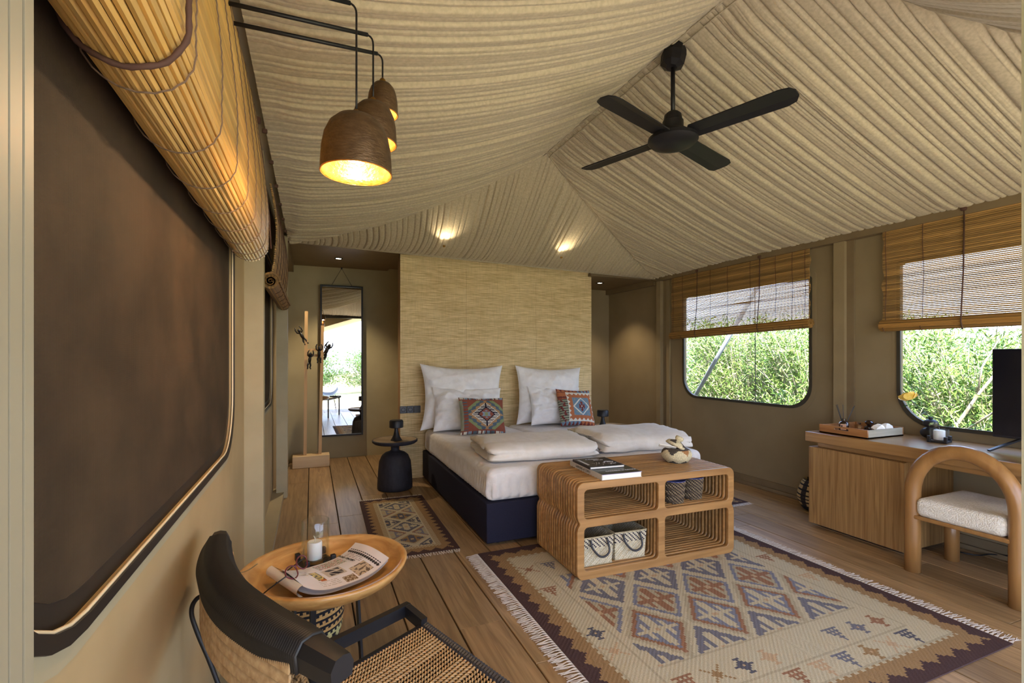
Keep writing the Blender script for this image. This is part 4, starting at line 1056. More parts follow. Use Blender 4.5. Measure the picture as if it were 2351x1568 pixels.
def downlight(x, y, z, label, en=18):
    t = thing('downlight', label, 'light', (x, y, z))
    P('bezel', MB().box(-0.045,-0.045,-0.006,0.045,-0.028,0).box(-0.045,0.028,-0.006,0.045,0.045,0).box(-0.045,-0.028,-0.006,-0.028,0.028,0).box(0.028,-0.028,-0.006,0.045,0.028,0), M_black, t)
    P('lens', MB().box(-0.028,-0.028,-0.003,0.028,0.028,-0.001), M_led, t)
    l = bpy.data.lights.new('downlight_light', 'SPOT'); l.energy = en; l.color = (1.0, 0.80, 0.52); l.spot_size = R(100); l.spot_blend = 0.6; l.shadow_soft_size = 0.02
    o = bpy.data.objects.new('downlight_light', l); COL.objects.link(o); o.parent = t; o.location = (0, 0, -0.012)
downlight(0.30, 6.23, 2.53, 'small square recessed spotlight above the coat rack and mirror', 32)
downlight(3.70, 5.80, 2.37, 'small square recessed spotlight in the passage right of the headboard')
def uplight(x, y, z, label):
    t = thing('uplight', label, 'light', (x, y, z))
    P('housing', MB().lathe([(0, -0.018), (0.012, -0.018), (0.014, 0.0), (0.010, 0.001)], 12), M_brass, t)
    P('lens', MB().lathe([(0.010, 0.0), (0, 0.003)], 12), M_led, t)
    l = bpy.data.lights.new('uplight_light', 'SPOT'); l.energy = 1.5; l.color = (1.0, 0.82, 0.55); l.spot_size = R(120); l.spot_blend = 0.8; l.shadow_soft_size = 0.006
    o = bpy.data.objects.new('uplight_light', l); COL.objects.link(o); o.parent = t; o.location = (0, -0.055, -0.01)
    o.rotation_euler = (R(180+12), 0, 0)
    return t

# ================================================================== BLINDS
def slat_mesh(L, r, seed, sag=0.004):
    rr = random.Random(seed); n = 8; pts = []; rs = []
    for k in range(n+1):
        pts.append((sag*0.5*nz(k*0.5, seed), -L/2 + L*k/n, sag*nz(k*0.45, seed+20))); rs.append(r*(0.92 + 0.16*rr.random()))
    return MB().tube(pts, rs, 6).mesh('slat', M_bam, 50)
bd = thing('bamboo_blind', 'large rolled bamboo blind lit orange above the near left window', 'blind', (-0.26, 1.5, 1.86), world=True)
Lb, yc = 2.10, 1.52
variants = [slat_mesh(Lb, 0.0066, s_) for s_ in range(8)]
path = catmull([(-0.245, 2.50), (-0.222, 2.34), (-0.200, 2.15), (-0.190, 2.0), (-0.193, 1.90)] and [Vector((a, 0, b_)) for a, b_ in ((-0.250, 2.50), (-0.228, 2.34), (-0.205, 2.15), (-0.192, 2.0), (-0.193, 1.90))], 12)
ctr = (-0.265, 1.868); pathr = []
for k in range(90):
    a = R(20) - k*0.165; rad = 0.072 - 0.0105*max(0, k*0.165-1)/(2*PI)*1.05
    if rad < 0.02: break
    pathr.append(Vector((ctr[0] + rad*math.cos(a), 0, ctr[1] + rad*math.sin(a))))
full = path + pathr
def resample(pts, step):
    out = [pts[0]]; acc = 0
    for a, b_ in zip(pts[:-1], pts[1:]):
        d = (b_-a).length; p = a.copy()
        while acc + (b_-p).length >= step:
            t_ = (step-acc)/(b_-p).length; p = p.lerp(b_, t_); out.append(p.copy()); acc = 0
        acc += (b_-p).length
    return out
sp_pts = resample(full, 0.0132)
for k, p in enumerate(sp_pts):
    o = link('slat', variants[k % 8], bd); o.location = (p.x, yc + 0.012*nz(k*1.7, 3), p.z)
    o.matrix_parent_inverse = Matrix.Translation(-Vector(bd.location))
outer = [Vector((p.x + 0.0085, 0, p.z)) for p in path] + [Vector((ctr[0] + 0.0815*math.cos(R(10)-a*0.14), 0, ctr[1] + 0.0815*math.sin(R(10)-a*0.14))) for a in range(1, 26)]
for k, y in enumerate((0.62, 0.98, 1.24, 1.48, 1.72, 1.95, 2.16, 2.36, 2.50)):
    pts = [(p.x + 0.001*(i % 2), y + 0.0014*(1 if i % 2 else -1), p.z) for i, p in enumerate(resample(outer, 0.013))]
    P('thread', MB().tube(pts, 0.0016, 5), M_cordg, bd)
pts = [(p.x + 0.006, 0.90 + 0.002*math.sin(i*1.3), p.z) for i, p in enumerate(resample(outer, 0.012))]
P('pull_cord', MB().tube(pts, [0.0042 + 0.0009*(i % 2) for i in range(len(pts))], 7), M_cordb, bd, True)
P('pull_cord', MB().tube([(-0.24, 2.56, 2.46), (-0.215, 2.57, 2.3), (-0.185, 2.575, 2.0), (-0.178, 2.575, 1.86)], 0.0035, 6).rbox(-0.25, 2.55, 2.44, -0.22, 2.58, 2.47, 0.008, n=1), M_cordb, bd, True)

def joined_blind(name, label, X, y0, y1, z1, z0, rr_, side, pitch, slr, sagz=0.0, m=M_reed, cords=(), wavy=0.0, bulge=0.0, skew=0.0, thick_cords=()):
    t = thing(name, label, 'blind', (X, (y0+y1)/2, z0), world=True)
    mb = MB(); n = int((z1 - z0 - rr_)/pitch); r_ = random.Random(int(y0*100))
    for k in range(n):
        z = z1 - pitch*k; f = k/max(1, n); x = X + side*bulge*math.sin(f*PI)
        ey = wavy*0.02*nz(k*0.15, 4)
        ns = 5; pts = []
        for q in range(ns+1):
            a = q/ns; pts.append((x, y0 + ey + (y1-y0)*a, z + skew*f*(a-0.5) + wavy*0.0012*nz(a*4, k*0.6, 7)))
        c0 = r_.uniform(0.75, 1.1); base = S(184*c0, 144*c0, 86*c0) if True else None
        mb.tube(pts, slr*r_.uniform(0.9, 1.12), 5, col=base)
    P('slats', mb, MATS['reed_joined'], t, kind='stuff')
    # roll
    mr = MB(); cz = z0 + rr_
    for k in range(int(2*PI*rr_/pitch*3.2)):
        a = k*pitch/rr_*0.93; rad = rr_*(1 - 0.27*a/(2*PI))
        if rad < rr_*0.12: break
        c0 = r_.uniform(0.75, 1.1)
        mr.tube([(X + side*bulge*0 + rad*math.cos(a), y0-0.01, cz + rad*math.sin(a) - skew*0.5), (X + rad*math.cos(a), y1+0.01, cz + rad*math.sin(a) + skew*0.5)], slr*1.25, 5, col=S(172*c0, 128*c0, 68*c0))
    P('roll', mr, MATS['reed_joined'], t, kind='stuff')
    for cy_ in cords:
        a = (cy_-y0)/(y1-y0)-0.5
        P('thread', MB().tube([(X - 0.007*(-side)*-1 if False else X + side*0.008 + side*bulge*math.sin(f*PI), cy_ + 0.004*math.sin(f*9), z1 + (cz - z1)*f + skew*f*a) for f in [q/10 for q in range(11)]] +
              [(X + side*(rr_+0.006)*math.cos(b_), cy_, cz + skew*a - (rr_+0.006)*math.sin(b_)) for b_ in (0.3, 0.8, 1.3)], 0.0022, 5), M_cordb, t)
    for cy_ in thick_cords:
        a = (cy_-y0)/(y1-y0)-0.5
        P('pull_cord', MB().tube([(X + side*0.012, cy_, z1+0.01), (X + side*0.014, cy_+0.004, (z1+z0)/2), (X + side*(rr_+0.01), cy_, cz + skew*a), (X + side*rr_*0.7, cy_, z0-0.006+skew*a)], 0.0048, 6).rbox(X+side*0.01-0.018, cy_-0.018, z1-0.01, X+side*0.01+0.018, cy_+0.018, z1+0.02, 0.008, n=1), M_cordb, t, True)
    return t
mat('reed_joined', attr=0.72, sc_=(60,3,60), rough=0.5, lo=0.3, hi=0.7, spec=0.4)
joined_blind('bamboo_blind', 'half-rolled bamboo blind over the far left window by the coat rack', -0.245, 3.50, 5.08, 2.46, 1.78, 0.055, 1, 0.0135, 0.0062, bulge=0.035, cords=(3.7,3.95,4.2,4.45,4.7,4.95), wavy=1.5)
joined_blind('reed_blind', 'half-lowered reed blind on the right window nearest the bed', XR-0.055, 3.10, 4.95, 2.355, 1.585, 0.043, -1, 0.0128, 0.0055, cords=(3.14,3.27,3.45,3.75,4.05,4.30,4.75,4.92), thick_cords=(3.63,4.50), wavy=1.2, skew=-0.045)
joined_blind('reed_blind', 'half-lowered reed blind on the window above the desk and television', XR-0.055, 0.85, 2.48, 2.375, 1.545, 0.045, -1, 0.0128, 0.0054, cords=(1.0,1.3,1.62,2.20,2.455), thick_cords=(1.95,), wavy=1.0, skew=0.0)

# ================================================================== DESK AREA
dk = thing('desk', 'long oak wall desk top under the right windows', 'desk', (3.95, 1.7, 0), world=True)
P('desk_top', MB().rbox(3.655, 0.60, 0.675, XR-0.005, 2.725, 0.75, 0.006, n=1), M_oakd, dk)
P('recessed_rail', MB().box(3.72, 0.72, 0.635, 4.2, 2.66, 0.677), M_oakd, dk)
P('end_panel', MB().box(3.70, 0.66, 0.0, 4.24, 0.70, 0.676), M_oakv, dk)
cb = thing('desk_cabinet', 'oak cupboard with vertical grain under the left end of the desk', 'cabinet', (3.95, 2.36, 0), world=True)
P('body', MB().box(3.70, 2.03, 0.035, XR-0.03, 2.70, 0.633), M_oakv, cb)
P('door', MB().rbox(3.675, 2.025, 0.03, 3.699, 2.705, 0.632, 0.002, n=1), M_oakv, cb)
P('plinth', MB().box(3.75, 2.08, 0, 4.2, 2.66, 0.036), M_blackm, cb)
# tray
tr = thing('serving_tray', 'wooden tray with pale end holding the diffuser and cups on the desk', 'tray', (3.925, 2.465, 0.752), world=True)
X0, X1, Y0, Y1 = 3.715, 4.135, 2.285, 2.645
P('bottom', MB().box(X0, Y0, 0.7505, X1, Y1, 0.760), M_tray, tr)
hole = rrect(2.42, 0.787, 2.53, 0.803, 0.007, 4)
yz_plate('side', [(Y0, 0.7505), (Y1, 0.7505), (Y1, 0.815), (Y0, 0.815)], [hole], 0.012, X0+0.006, M_tray, tr)
P('side', MB().box(X1-0.012, Y0, 0.7505, X1, Y1, 0.815), M_tray, tr)
P('side', MB().box(X0+0.012, Y0, 0.7505, X1-0.012, Y0+0.012, 0.812), M_trayw, tr, label='pale tray side')  # this side is paler than the other tray sides
P('side', MB().box(X0+0.012, Y1-0.012, 0.7505, X1-0.012, Y1, 0.812), M_tray, tr)
df = thing('reed_diffuser', 'dark amber diffuser bottle with black reeds in the tray', 'diffuser', (3.90, 2.575, 0.761))
P('bottle', MB().lathe([(0, 0), (0.032, 0), (0.034, 0.004), (0.034, 0.060), (0.028, 0.070), (0.014, 0.076), (0.014, 0.094), (0.016, 0.096), (0, 0.096)], 28), M_ambg, df, 40)
P('paper_label', MB().box(-0.0345, -0.018, 0.010, -0.0335, 0.020, 0.056).xf(Matrix.Rotation(R(28), 4, 'Z')), M_labelp, df)
P('label_mark', MB().box(-0.0352, 0.006, 0.025, -0.0345, 0.016, 0.045).xf(Matrix.Rotation(R(28), 4, 'Z')), M_ink, df)
for (dx, dy, l) in ((-0.01, 0.055, 0.20), (-0.02, 0.040, 0.205), (0.01, 0.015, 0.205), (0.045, -0.045, 0.19), (0.04, -0.052, 0.195), (0.05, -0.05, 0.20)):
    P('reed', MB().tube([(0, 0, 0.02), (dx, dy, l)], 0.0022, 5), M_black, df)
def lathe_thing(name, prof_, m, loc, label, cat, n=24, sm=40):
    t = MB().lathe(prof_, n); o = P(name, t, m, None, sm); o.location = loc; return tag(o, label, cat)
gb = thing('glass_jar', 'small clear faceted glass jar in the tray behind the cups', 'jar', (4.01, 2.53, 0.761))
P('body', MB().lathe([(0, 0), (0.022, 0), (0.028, 0.02), (0.024, 0.042), (0.014, 0.05), (0, 0.05)], 9), M_glass, gb); P('stopper', MB().lathe([(0.012, 0.05), (0.016, 0.062), (0, 0.07)], 8), M_silver, gb)
for (x, y, s_, lab) in ((4.02, 2.46, 1.15, 'taller black glossy perfume flask with ball stopper in the tray'), (4.07, 2.43, 0.85, 'shorter black glossy flask behind the perfume flask')):
    b_ = thing('perfume_flask', lab, 'bottle', (x, y, 0.761))
    P('body', MB().lathe([(0, 0), (0.026*s_, 0), (0.032*s_, 0.012*s_), (0.028*s_, 0.034*s_), (0.010*s_, 0.044*s_), (0, 0.044*s_)], 20), M_ambg, b_, 50)
    P('stopper', MB().lathe([(0.010*s_, 0.044*s_), (0.024*s_, 0.058*s_), (0.026*s_, 0.066*s_), (0.016*s_, 0.078*s_), (0, 0.080*s_)], 16), M_ambg, b_, 50)
for (x, y, lab) in ((3.935, 2.34, 'faceted white cup lying tilted at the front of the tray'), (4.035, 2.345, 'faceted white cup upside down further back in the tray')):
    c_ = thing('white_cup', lab, 'cup', (x, y, 0.802)); c_.scale = (1.15, 1.15, 1.15); c_.rotation_euler = (R(25), R(35), 0) if x < 4 else (R(0), R(12), 0)
    P('bowl', MB().lathe([(0.042, -0.022), (0.040, 0.0), (0.030, 0.024), (0.012, 0.034), (0, 0.034)], 7), M_white, c_); P('inside', MB().lathe([(0.041, -0.021), (0.036, 0.0), (0.026, 0.02), (0, 0.028)], 7), M_white, c_)
def candle_holder(x, y, z, rz, label, square, s_=1.0):
    t = thing('candle_holder', label, 'candle holder', (x, y, z), rz)
    r = 0.056*s_ if not square else 0.046
    P('base', MB().rbox(-r*1.15, -r*1.15, 0, r*1.15, r*1.15, 0.016, 0.003, n=1), M_black, t)
    for (a, b_) in ((1,1), (1,-1), (-1,1), (-1,-1)):
        P('prong', MB().rbox(a*r*0.98-0.010, b_*r*0.98-0.010, 0, a*r*0.98+0.010, b_*r*0.98+0.010, 0.045, 0.003, n=1), M_black, t)
    h = 0.172*s_ if not square else 0.115
    if square:
        q = 0.044; mb = MB()
        for a in range(4):
            M_ = Matrix.Rotation(a*PI/2, 4, 'Z'); b2 = MB().box(-q, -q, 0.017, q-0.003, -q+0.003, 0.017+h).xf(M_); mb.add(b2.v, b2.f)
        P('glass_shade', mb, M_glass, t)
    else:
        ri = r*0.985
        P('glass_shade', MB().lathe([(0, 0.018), (ri-0.004, 0.018), (ri, 0.024), (ri, 0.018+h), (ri-0.0015, 0.020+h), (ri-0.004, 0.018+h), (ri-0.0045, 0.030), (0, 0.028)], 48), M_glass, t, True)
    return t
def candle(x, y, z, r, h, label):
    t = thing('pillar_candle', label, 'candle', (x, y, z))
    P('wax', MB().lathe([(0, 0), (r*0.96, 0), (r, 0.003), (r, h-0.006), (r*0.92, h), (r*0.75, h+0.001), (r*0.3, h-0.002), (0, h-0.002)], 32), M_candle, t, 50)
    P('wick', MB().tube([(0, 0, h-0.003), (0.001, 0, h+0.012), (-0.004, 0, h+0.024)], 0.0012, 5), M_wick, t)
candle_holder(4.05, 2.015, 0.7505, R(12), 'square glass candle holder on black prongs on the desk', True); candle(4.05, 2.015, 0.769, 0.033, 0.066, 'white pillar candle in the square holder on the desk')
vs_ = thing('pebble_vase', 'black vase of two stacked pebbles behind the desk candle', 'vase', (4.165, 2.125, 0.7505))
def ell(rx, rz_, zc, n=10): return [(rx*math.sin(PI*k/n), zc - rz_*math.cos(PI*k/n)) for k in range(n+1)]
P('pebble', MB().lathe(ell(0.062, 0.042, 0.042), 28), M_blackm, vs_, True); P('pebble', MB().lathe(ell(0.046, 0.032, 0.112), 28), M_blackm, vs_, True)
P('neck', MB().lathe([(0.014, 0.135), (0.012, 0.150), (0.016, 0.158), (0.010, 0.158), (0, 0.15)], 16), M_blackm, vs_, True)
rs_ = thing('rose', 'single yellow rose leaning from the pebble vase', 'flower', (4.165, 2.125, 0.90), world=True)
P('stem', MB().tube([(4.165, 2.125, 0.90), (4.15, 2.17, 0.96), (4.13, 2.235, 1.02)], 0.0025, 6), M_greenleaf, rs_)
mb = MB()
for k in range(14):
    a = k*2.4; r0 = 0.006 + 0.0022*k; tl = 0.1 + 0.05*k
    M_ = Matrix.Translation((4.13, 2.245, 1.035)) @ Matrix.Rotation(R(-25), 4, 'X') @ Matrix.Rotation(a, 4, 'Z') @ Matrix.Translation((r0, 0, 0)) @ Matrix.Rotation(tl, 4, 'Y')
    pt = MB().grid(lambda u, v: (0.010*math.sin(v*PI)*0.5 + 0.010*v*v, (u-0.5)*0.060*math.sin((0.15+0.85*v)*PI*0.8), v*0.058 - 0.012), 4, 4).xf(M_); mb.add(pt.v, pt.f)
P('petals', mb, M_rose, rs_, True)
for (x, y, z, a) in ((4.135, 2.20, 0.975, 0.5), (4.15, 2.14, 0.945, 2.4), (4.13, 2.255, 0.985, 1.2)):
    M_ = Matrix.Translation((x, y, z)) @ Matrix.Rotation(a, 4, 'Z') @ Matrix.Rotation(0.5, 4, 'Y')
    P('leaf', MB().grid(lambda u, v: (v*0.045, (u-0.5)*0.026*math.sin(PI*(0.05+0.95*v)), 0.004*abs(u-0.5)), 2, 5).xf(M_), M_greenleaf, rs_)
# television
tv = thing('television', 'black flat television on two splayed feet at the right end of the desk', 'television', (4.1, 1.26, 0.7505), world=True)
P('screen_housing', MB().rbox(4.10, 0.79, 0.828, 4.135, 1.752, 1.398, 0.006, n=1), M_blackm, tv)
P('screen', MB().box(4.0985, 0.80, 0.845, 4.1005, 1.744, 1.392), M_screen, tv)
for y in (1.60, 0.94):
    P('foot', MB().beam((4.115, y, 0.84), (3.94, y+0.10*(1 if y > 1.2 else -1)+0.0, 0.757), 0.022, 0.010).beam((4.115, y, 0.84), (4.215, y, 0.757), 0.022, 0.010), M_black, tv)
# desk chair
dc = thing('desk_chair', 'wooden chair with arched back and cream cushion drawn up to the desk', 'chair', (3.65, 1.64, 0), world=True)
ac = [(3.505, 1.885, 0.0), (3.505, 1.885, 0.20), (3.505, 1.885, 0.42)] + [(3.505, 1.635 + 0.25*math.cos(R(a)), 0.50 + 0.285*math.sin(R(a))) for a in range(0, 181, 10)] + [(3.505, 1.385, 0.42), (3.505, 1.385, 0.20), (3.505, 1.385, 0.0)]
P('arched_back', MB().tube(ac, 0.043, 20), M_chairw, dc, True)
for y in (1.885, 1.40): P('leg', MB().tube([(3.93, y, 0), (3.93, y, 0.345)], 0.040, 18), M_chairw, dc, True)
P('seat_frame', MB().rbox(3.47, 1.40, 0.338, 3.975, 1.875, 0.362, 0.006, n=1), M_chairw, dc)
P('seat_cushion', MB().rbox(3.465, 1.425, 0.362, 3.97, 1.855, 0.475, 0.035, n=4, seg=12, fn=lambda p: (p[0], p[1], p[2] + 0.006*nz(p[0]*5, p[1]*5, 1))), M_boucle, dc, True)
tag(P('power_cable', MB().tube(catmull([(4.15, 2.0, 0.006), (4.12, 1.93, 0.006), (4.16, 1.85, 0.008), (4.24, 1.80, 0.02), (4.25, 1.6, 0.06), (4.25, 1.4, 0.10)], 8), 0.005, 6), M_black, None, True), 'black power cable on the floor under the desk behind the chair', 'cable')
# woven bag beside the cabinet
bg = thing('woven_bag', 'round black and straw striped bag on the floor behind the desk cabinet', 'bag', (4.10, 2.93, 0))
pb = catmull([(0.09,0,0),(0.13,0.02,0),(0.168,0.09,0),(0.17,0.15,0),(0.14,0.235,0),(0.115,0.27,0)], 6)
P('body', MB().lathe([(0, 0.003)] + [(p.x*0.93 + 0.0015*(i % 2), p.y) for i, p in enumerate(pb)] + [(0.10, 0.26), (0.11, 0.10), (0, 0.03)], 56,
   cols=lambda i, k: S(40,36,40) if (i % 3 == 0 or i < 9) else (S(196,170,122) if (k % 14) < 11 else S(60,52,48))), M_weave, bg)
P('handle', MB().tube(catmull([(-0.09, 0, 0.26), (-0.07, 0.0, 0.36), (0.0, 0.0, 0.40), (0.07, 0.0, 0.36), (0.09, 0, 0.26)], 6), 0.006, 6), M_cord_nat, bg, True)

# ================================================================== BOWL TABLE
bt = thing('bowl_table', 'carved teak bowl table on thin black legs beside the left wall', 'side table', (0.055, 2.09, 0))
n = 72; prb = [(0, 0.425), (0.14, 0.428), (0.225, 0.447), (0.283, 0.480), (0.304, 0.508), (0.309, 0.522), (0.302, 0.526), (0.286, 0.524), (0.282, 0.516), (0.262, 0.492), (0.205, 0.464), (0.12, 0.452), (0, 0.450)]
mb = MB().lathe(prb, n)
mb.v = [(x*(1.02 + 0.02*math.sin(2*math.atan2(y, x)+0.4)), y*(1.0 + 0.018*math.sin(3*math.atan2(y, x))), z + 0.004*math.sin(2*math.atan2(y, x)) * (z > 0.47)) for x, y, z in mb.v]
P('bowl', mb, M_bowl, bt, True)
for a in (18, 112, 203):
    x, y = 0.15*math.cos(R(a)), 0.15*math.sin(R(a)); P('leg', MB().beam((x, y, 0), (x*0.82, y*0.82, 0.440), 0.024, 0.010, (x, y, 0)), M_black, bt)
P('leg_ring', MB().tube([(0.13*math.cos(2*PI*k/24), 0.13*math.sin(2*PI*k/24), 0.420) for k in range(24)], 0.005, 6, True), M_black, bt, True)
candle_holder(0.015, 2.255, 0.458, R(20), 'round glass candle holder on black prongs in the teak bowl', False, 1.0); candle(0.012, 2.25, 0.487, 0.030, 0.072, 'white pillar candle in the round holder in the teak bowl')
# magazine
mg = thing('magazine', 'open magazine lying folded back in the teak bowl under the glasses', 'magazine', (0.075, 2.065, 0.462), R(27), world=False)
MW, MH = 0.36, 0.25
def mag_z(u, v):   # u along length, v across
    return 0.020 + 0.045*(abs(u-0.5)*2)**3 + 0.012*math.sin(PI*v) + 0.012*(1-u)**2
NU, NV = 96, 66
rr = random.Random(5)
img = [[S(224,218,220)]*NV for _ in range(NU)]
def blk(u0, v0, u1, v1, f):
    for i in range(int(u0*NU), int(u1*NU)):
        for j in range(int(v0*NV), int(v1*NV)):
            c = f(i, j); 
            if c: img[i][j] = c
blk(0.88, 0.05, 0.93, 0.98, lambda i, j: S(50,44,46) if (j % 4 < 3 and i % 5 != 2) or i % 5 == 0 else S(224,218,220))
blk(0.42, 0.66, 0.74, 0.95, lambda i, j: rr.choice([S(222,214,210), S(120,140,110), S(206,120,124), S(214,206,204), S(150,160,140)]))
blk(0.82, 0.45, 0.87, 0.92, lambda i, j: S(160,152,158) if (i % 2 == 0 and rr.random() < 0.8) else None)
blk(0.66, 0.10, 0.85, 0.40, lambda i, j: S(196,176,150) if nz(i*0.3, j*0.3) < 0.1 else S(110,92,80))
blk(0.40, 0.32, 0.62, 0.62, lambda i, j: S(196,182,168))
blk(0.44, 0.36, 0.60, 0.46, lambda i, j: S(52,42,46) if (i+j) % 9 < 7 else None); blk(0.44, 0.50, 0.60, 0.58, lambda i, j: S(52,42,46) if (i+j) % 11 < 8 else None)
blk(0.50, 0.06, 0.64, 0.22, lambda i, j: S(120,92,62) if (i*j) % 5 < 3 else S(200,184,164))
blk(0.28, 0.30, 0.36, 0.64, lambda i, j: S(214,190,110) if nz(i*0.4, j*0.4, 5) > -0.05 else S(90,80,60))
blk(0.12, 0.55, 0.26, 0.92, lambda i, j: S(176,166,150) if j % 3 == 0 and rr.random() < 0.85 else None)
blk(0.26, 0.08, 0.46, 0.26, lambda i, j: S(176,166,156) if j % 3 == 0 and rr.random() < 0.8 else None)
blk(0.30, 0.27, 0.36, 0.32, lambda i, j: S(180,96,50))
mb = MB().grid(lambda u, v: (-MW/2 + MW*u, -MH/2 + MH*v, mag_z(u, v)), NU, NV, cols=lambda i, j: img[i][j])
P('open_page', mb, M_print, mg, True)
link('headline', text_mesh('headline', 'ROSE TINTED', 0.020, M_ink, Matrix.Translation((0.098, 0.060, mag_z(0.78, 0.8)+0.003)) @ Matrix.Rotation(R(-90), 4, 'Z') @ Matrix.Rotation(R(-6), 4, 'Y')), mg)
mb = MB()
for k in range(5):
    q = 0.0028*(k+1); mb.grid(lambda u, v: (-MW/2 - 0.003*k + (MW+0.002*k)*u, -MH/2 + 0.002*(k % 3) + MH*v, mag_z(u, v) - q), 24, 8, col=S(214,206,204))
P('under_pages', mb, M_print, mg, True)
mb = MB()  # rolled spine fold at the left
mb.grid(lambda u, v: (-MW/2 + 0.022*math.cos(PI/2 + PI*u)*1.0, -MH/2 + MH*v, 0.060 + 0.020*math.sin(PI/2 + PI*u)), 12, 6, col=S(216,208,204))
P('page_roll', mb, M_print, mg, True)
# glasses
eg = thing('eyeglasses', 'plum framed reading glasses with a silver chain lying on the magazine', 'glasses', (-0.050, 1.995, 0.560), R(0)); eg.scale = (1.25, 1.25, 1.25)
def lens_loop(cx, cz, s_=1.0, n=24):
    pts = [(-0.030,0.002),(-0.018,0.017),(0.010,0.018),(0.029,0.006),(0.018,-0.016),(-0.010,-0.017)]
    return [Vector((cx + p.x*s_, 0, cz + p.y*s_)) for p in catmull([(a, b_, 0) for a, b_ in pts], 4, True)]
fm = MB(); ln = MB()
for cx in (-0.036, 0.036):
    lp = lens_loop(cx, 0); 
    if cx > 0: lp = [Vector((2*cx - p.x, 0, p.z)) for p in lp][::-1]
    fm.tube(lp, 0.0022, 6, True); ln.add([tuple(p) for p in lp], [tuple(range(len(lp)))])
fm.tube([(-0.009, 0, 0.004), (0, 0, 0.008), (0.009, 0, 0.004)], 0.0022, 6)
RG = Matrix.Rotation(R(68), 4, 'Z') @ Matrix.Rotation(R(-38), 4, 'X')
P('frame', fm.xf(RG), M_plum, eg, True)
P('lens', MB().add(ln.v[:24], [tuple(range(24))]).xf(RG), M_pane, eg); P('lens', MB().add(ln.v[24:], [tuple(range(24))]).xf(RG), M_pane, eg)
for s_ in (-1, 1): P('temple', MB().tube([(s_*0.068, 0, 0.004), (s_*0.069, 0.06, 0.006), (s_*0.066, 0.11, 0.004), (s_*0.064, 0.135, -0.012)], 0.0020, 6).xf(RG), M_black, eg, True)
P('chain', MB().tube(catmull([(-0.115, 0.10, -0.01), (-0.14, 0.07, -0.015), (-0.17, 0.05, -0.01), (-0.20, 0.06, -0.005)], 8), 0.0016, 5).tube(catmull([(-0.13, -0.01, -0.02), (-0.15, 0.0, -0.02), (-0.19, 0.01, -0.01)], 8), 0.0016, 5), M_silver, eg)
# striped basket underneath
ub = thing('striped_basket', 'round black and straw basket on the floor under the bowl table', 'basket', (-0.035, 2.46, 0))
pu = catmull([(0.10,0,0),(0.135,0.015,0),(0.165,0.08,0),(0.176,0.16,0),(0.165,0.24,0),(0.142,0.29,0),(0.135,0.31,0)], 8)
def ubc(i, k):
    lt, dkc, tn = S(196,186,130), S(36,34,38), S(200,158,100)
    if 14 <= i <= 19:
        tri = abs((k/64*10) % 1.0 - 0.5)*2; return dkc if (i-14)/5 < tri else lt
    st = (k + i) % 2 == 0
    if i % 3 == 0: return dkc
    return (lt if i < 22 else tn) if st or i % 3 == 1 else dkc
P('body', MB().lathe([(0, 0.002)] + [(p.x + 0.002*(i % 2), p.y) for i, p in enumerate(pu)] + [(0.12, 0.29), (0.15, 0.15), (0, 0.02)], 80, cols=ubc), M_weave, ub)

# ================================================================== FOREGROUND ARMCHAIR
ar = thing('lounge_chair', 'black framed lounge chair with woven cord seat in the near foreground', 'chair', (0.15, 1.35, 0), world=True)
rc = catmull([Vector(p) for p in ((-0.272, 1.80, 0.765), (-0.262, 1.66, 0.772), (-0.232, 1.48, 0.778), (-0.175, 1.31, 0.78), (-0.098, 1.165, 0.78), (-0.018, 1.055, 0.775), (0.052, 0.958, 0.768))], 14)
def rail(c0, c1, wfn, hfn, ridge, nm, m, sm, per=1):
    idx = [i for i in range(len(rc)) if c0 <= i/(len(rc)-1) <= c1]; pts = []
    for a, b_ in zip(idx[:-1], idx[1:]):
        for q in range(per): pts.append((rc[a].lerp(rc[b_], q/per), (a + q/per)/(len(rc)-1)))
    pts.append((rc[idx[-1]], idx[-1]/(len(rc)-1)))
    mb = MB(); ring = []
    for i, (p, f) in enumerate(pts):
        t_ = ((pts[min(i+1, len(pts)-1)][0] - pts[max(i-1, 0)][0])).normalized(); sd = t_.cross(Vector((0,0,1))).normalized(); up = sd.cross(t_)
        w_, h = wfn(f), hfn(f); k = 1 + (ridge if i % 2 else 0)
        sec = [(-0.5, -0.42), (-0.56, 0.05), (-0.36, 0.44), (-0.05, 0.52), (0.30, 0.46), (0.5, 0.10), (0.42, -0.5)]
        for a, b_ in sec: mb.v.append(tuple(p + sd*a*w_*k + up*b_*h*k))
    ns = 7
    for i in range(len(pts)-1):
        for k in range(ns): mb.f.append((i*ns+k, (i+1)*ns+k, (i+1)*ns+(k+1) % ns, i*ns+(k+1) % ns)); mb.c.append((S(34,33,36) if i % 2 else S(92,90,92)) if ridge else None)
    mb.f.append(tuple(range(ns))); mb.f.append(tuple(reversed([(len(pts)-1)*ns+k for k in range(ns)]))); mb.c += [S(30,30,30) if ridge else None]*2
    return P(nm, mb, m, ar, sm)
wf = lambda f: 0.040 + 0.042*math.sin(PI*min(1, max(0, f))**0.9)*1.0
wf = lambda f: 0.038 + 0.046*math.sin(PI*(0.08+0.84*f))
hf = lambda f: 0.052 + 0.012*math.sin(PI*f)
rail(0, 1, wf, hf, 0, 'top_rail', M_black, 35)
rail(0.075, 0.87, lambda f: wf(f)+0.006, lambda f: hf(f)+0.006, 0.05, 'cord_wrap', M_wrap, 80, per=3)
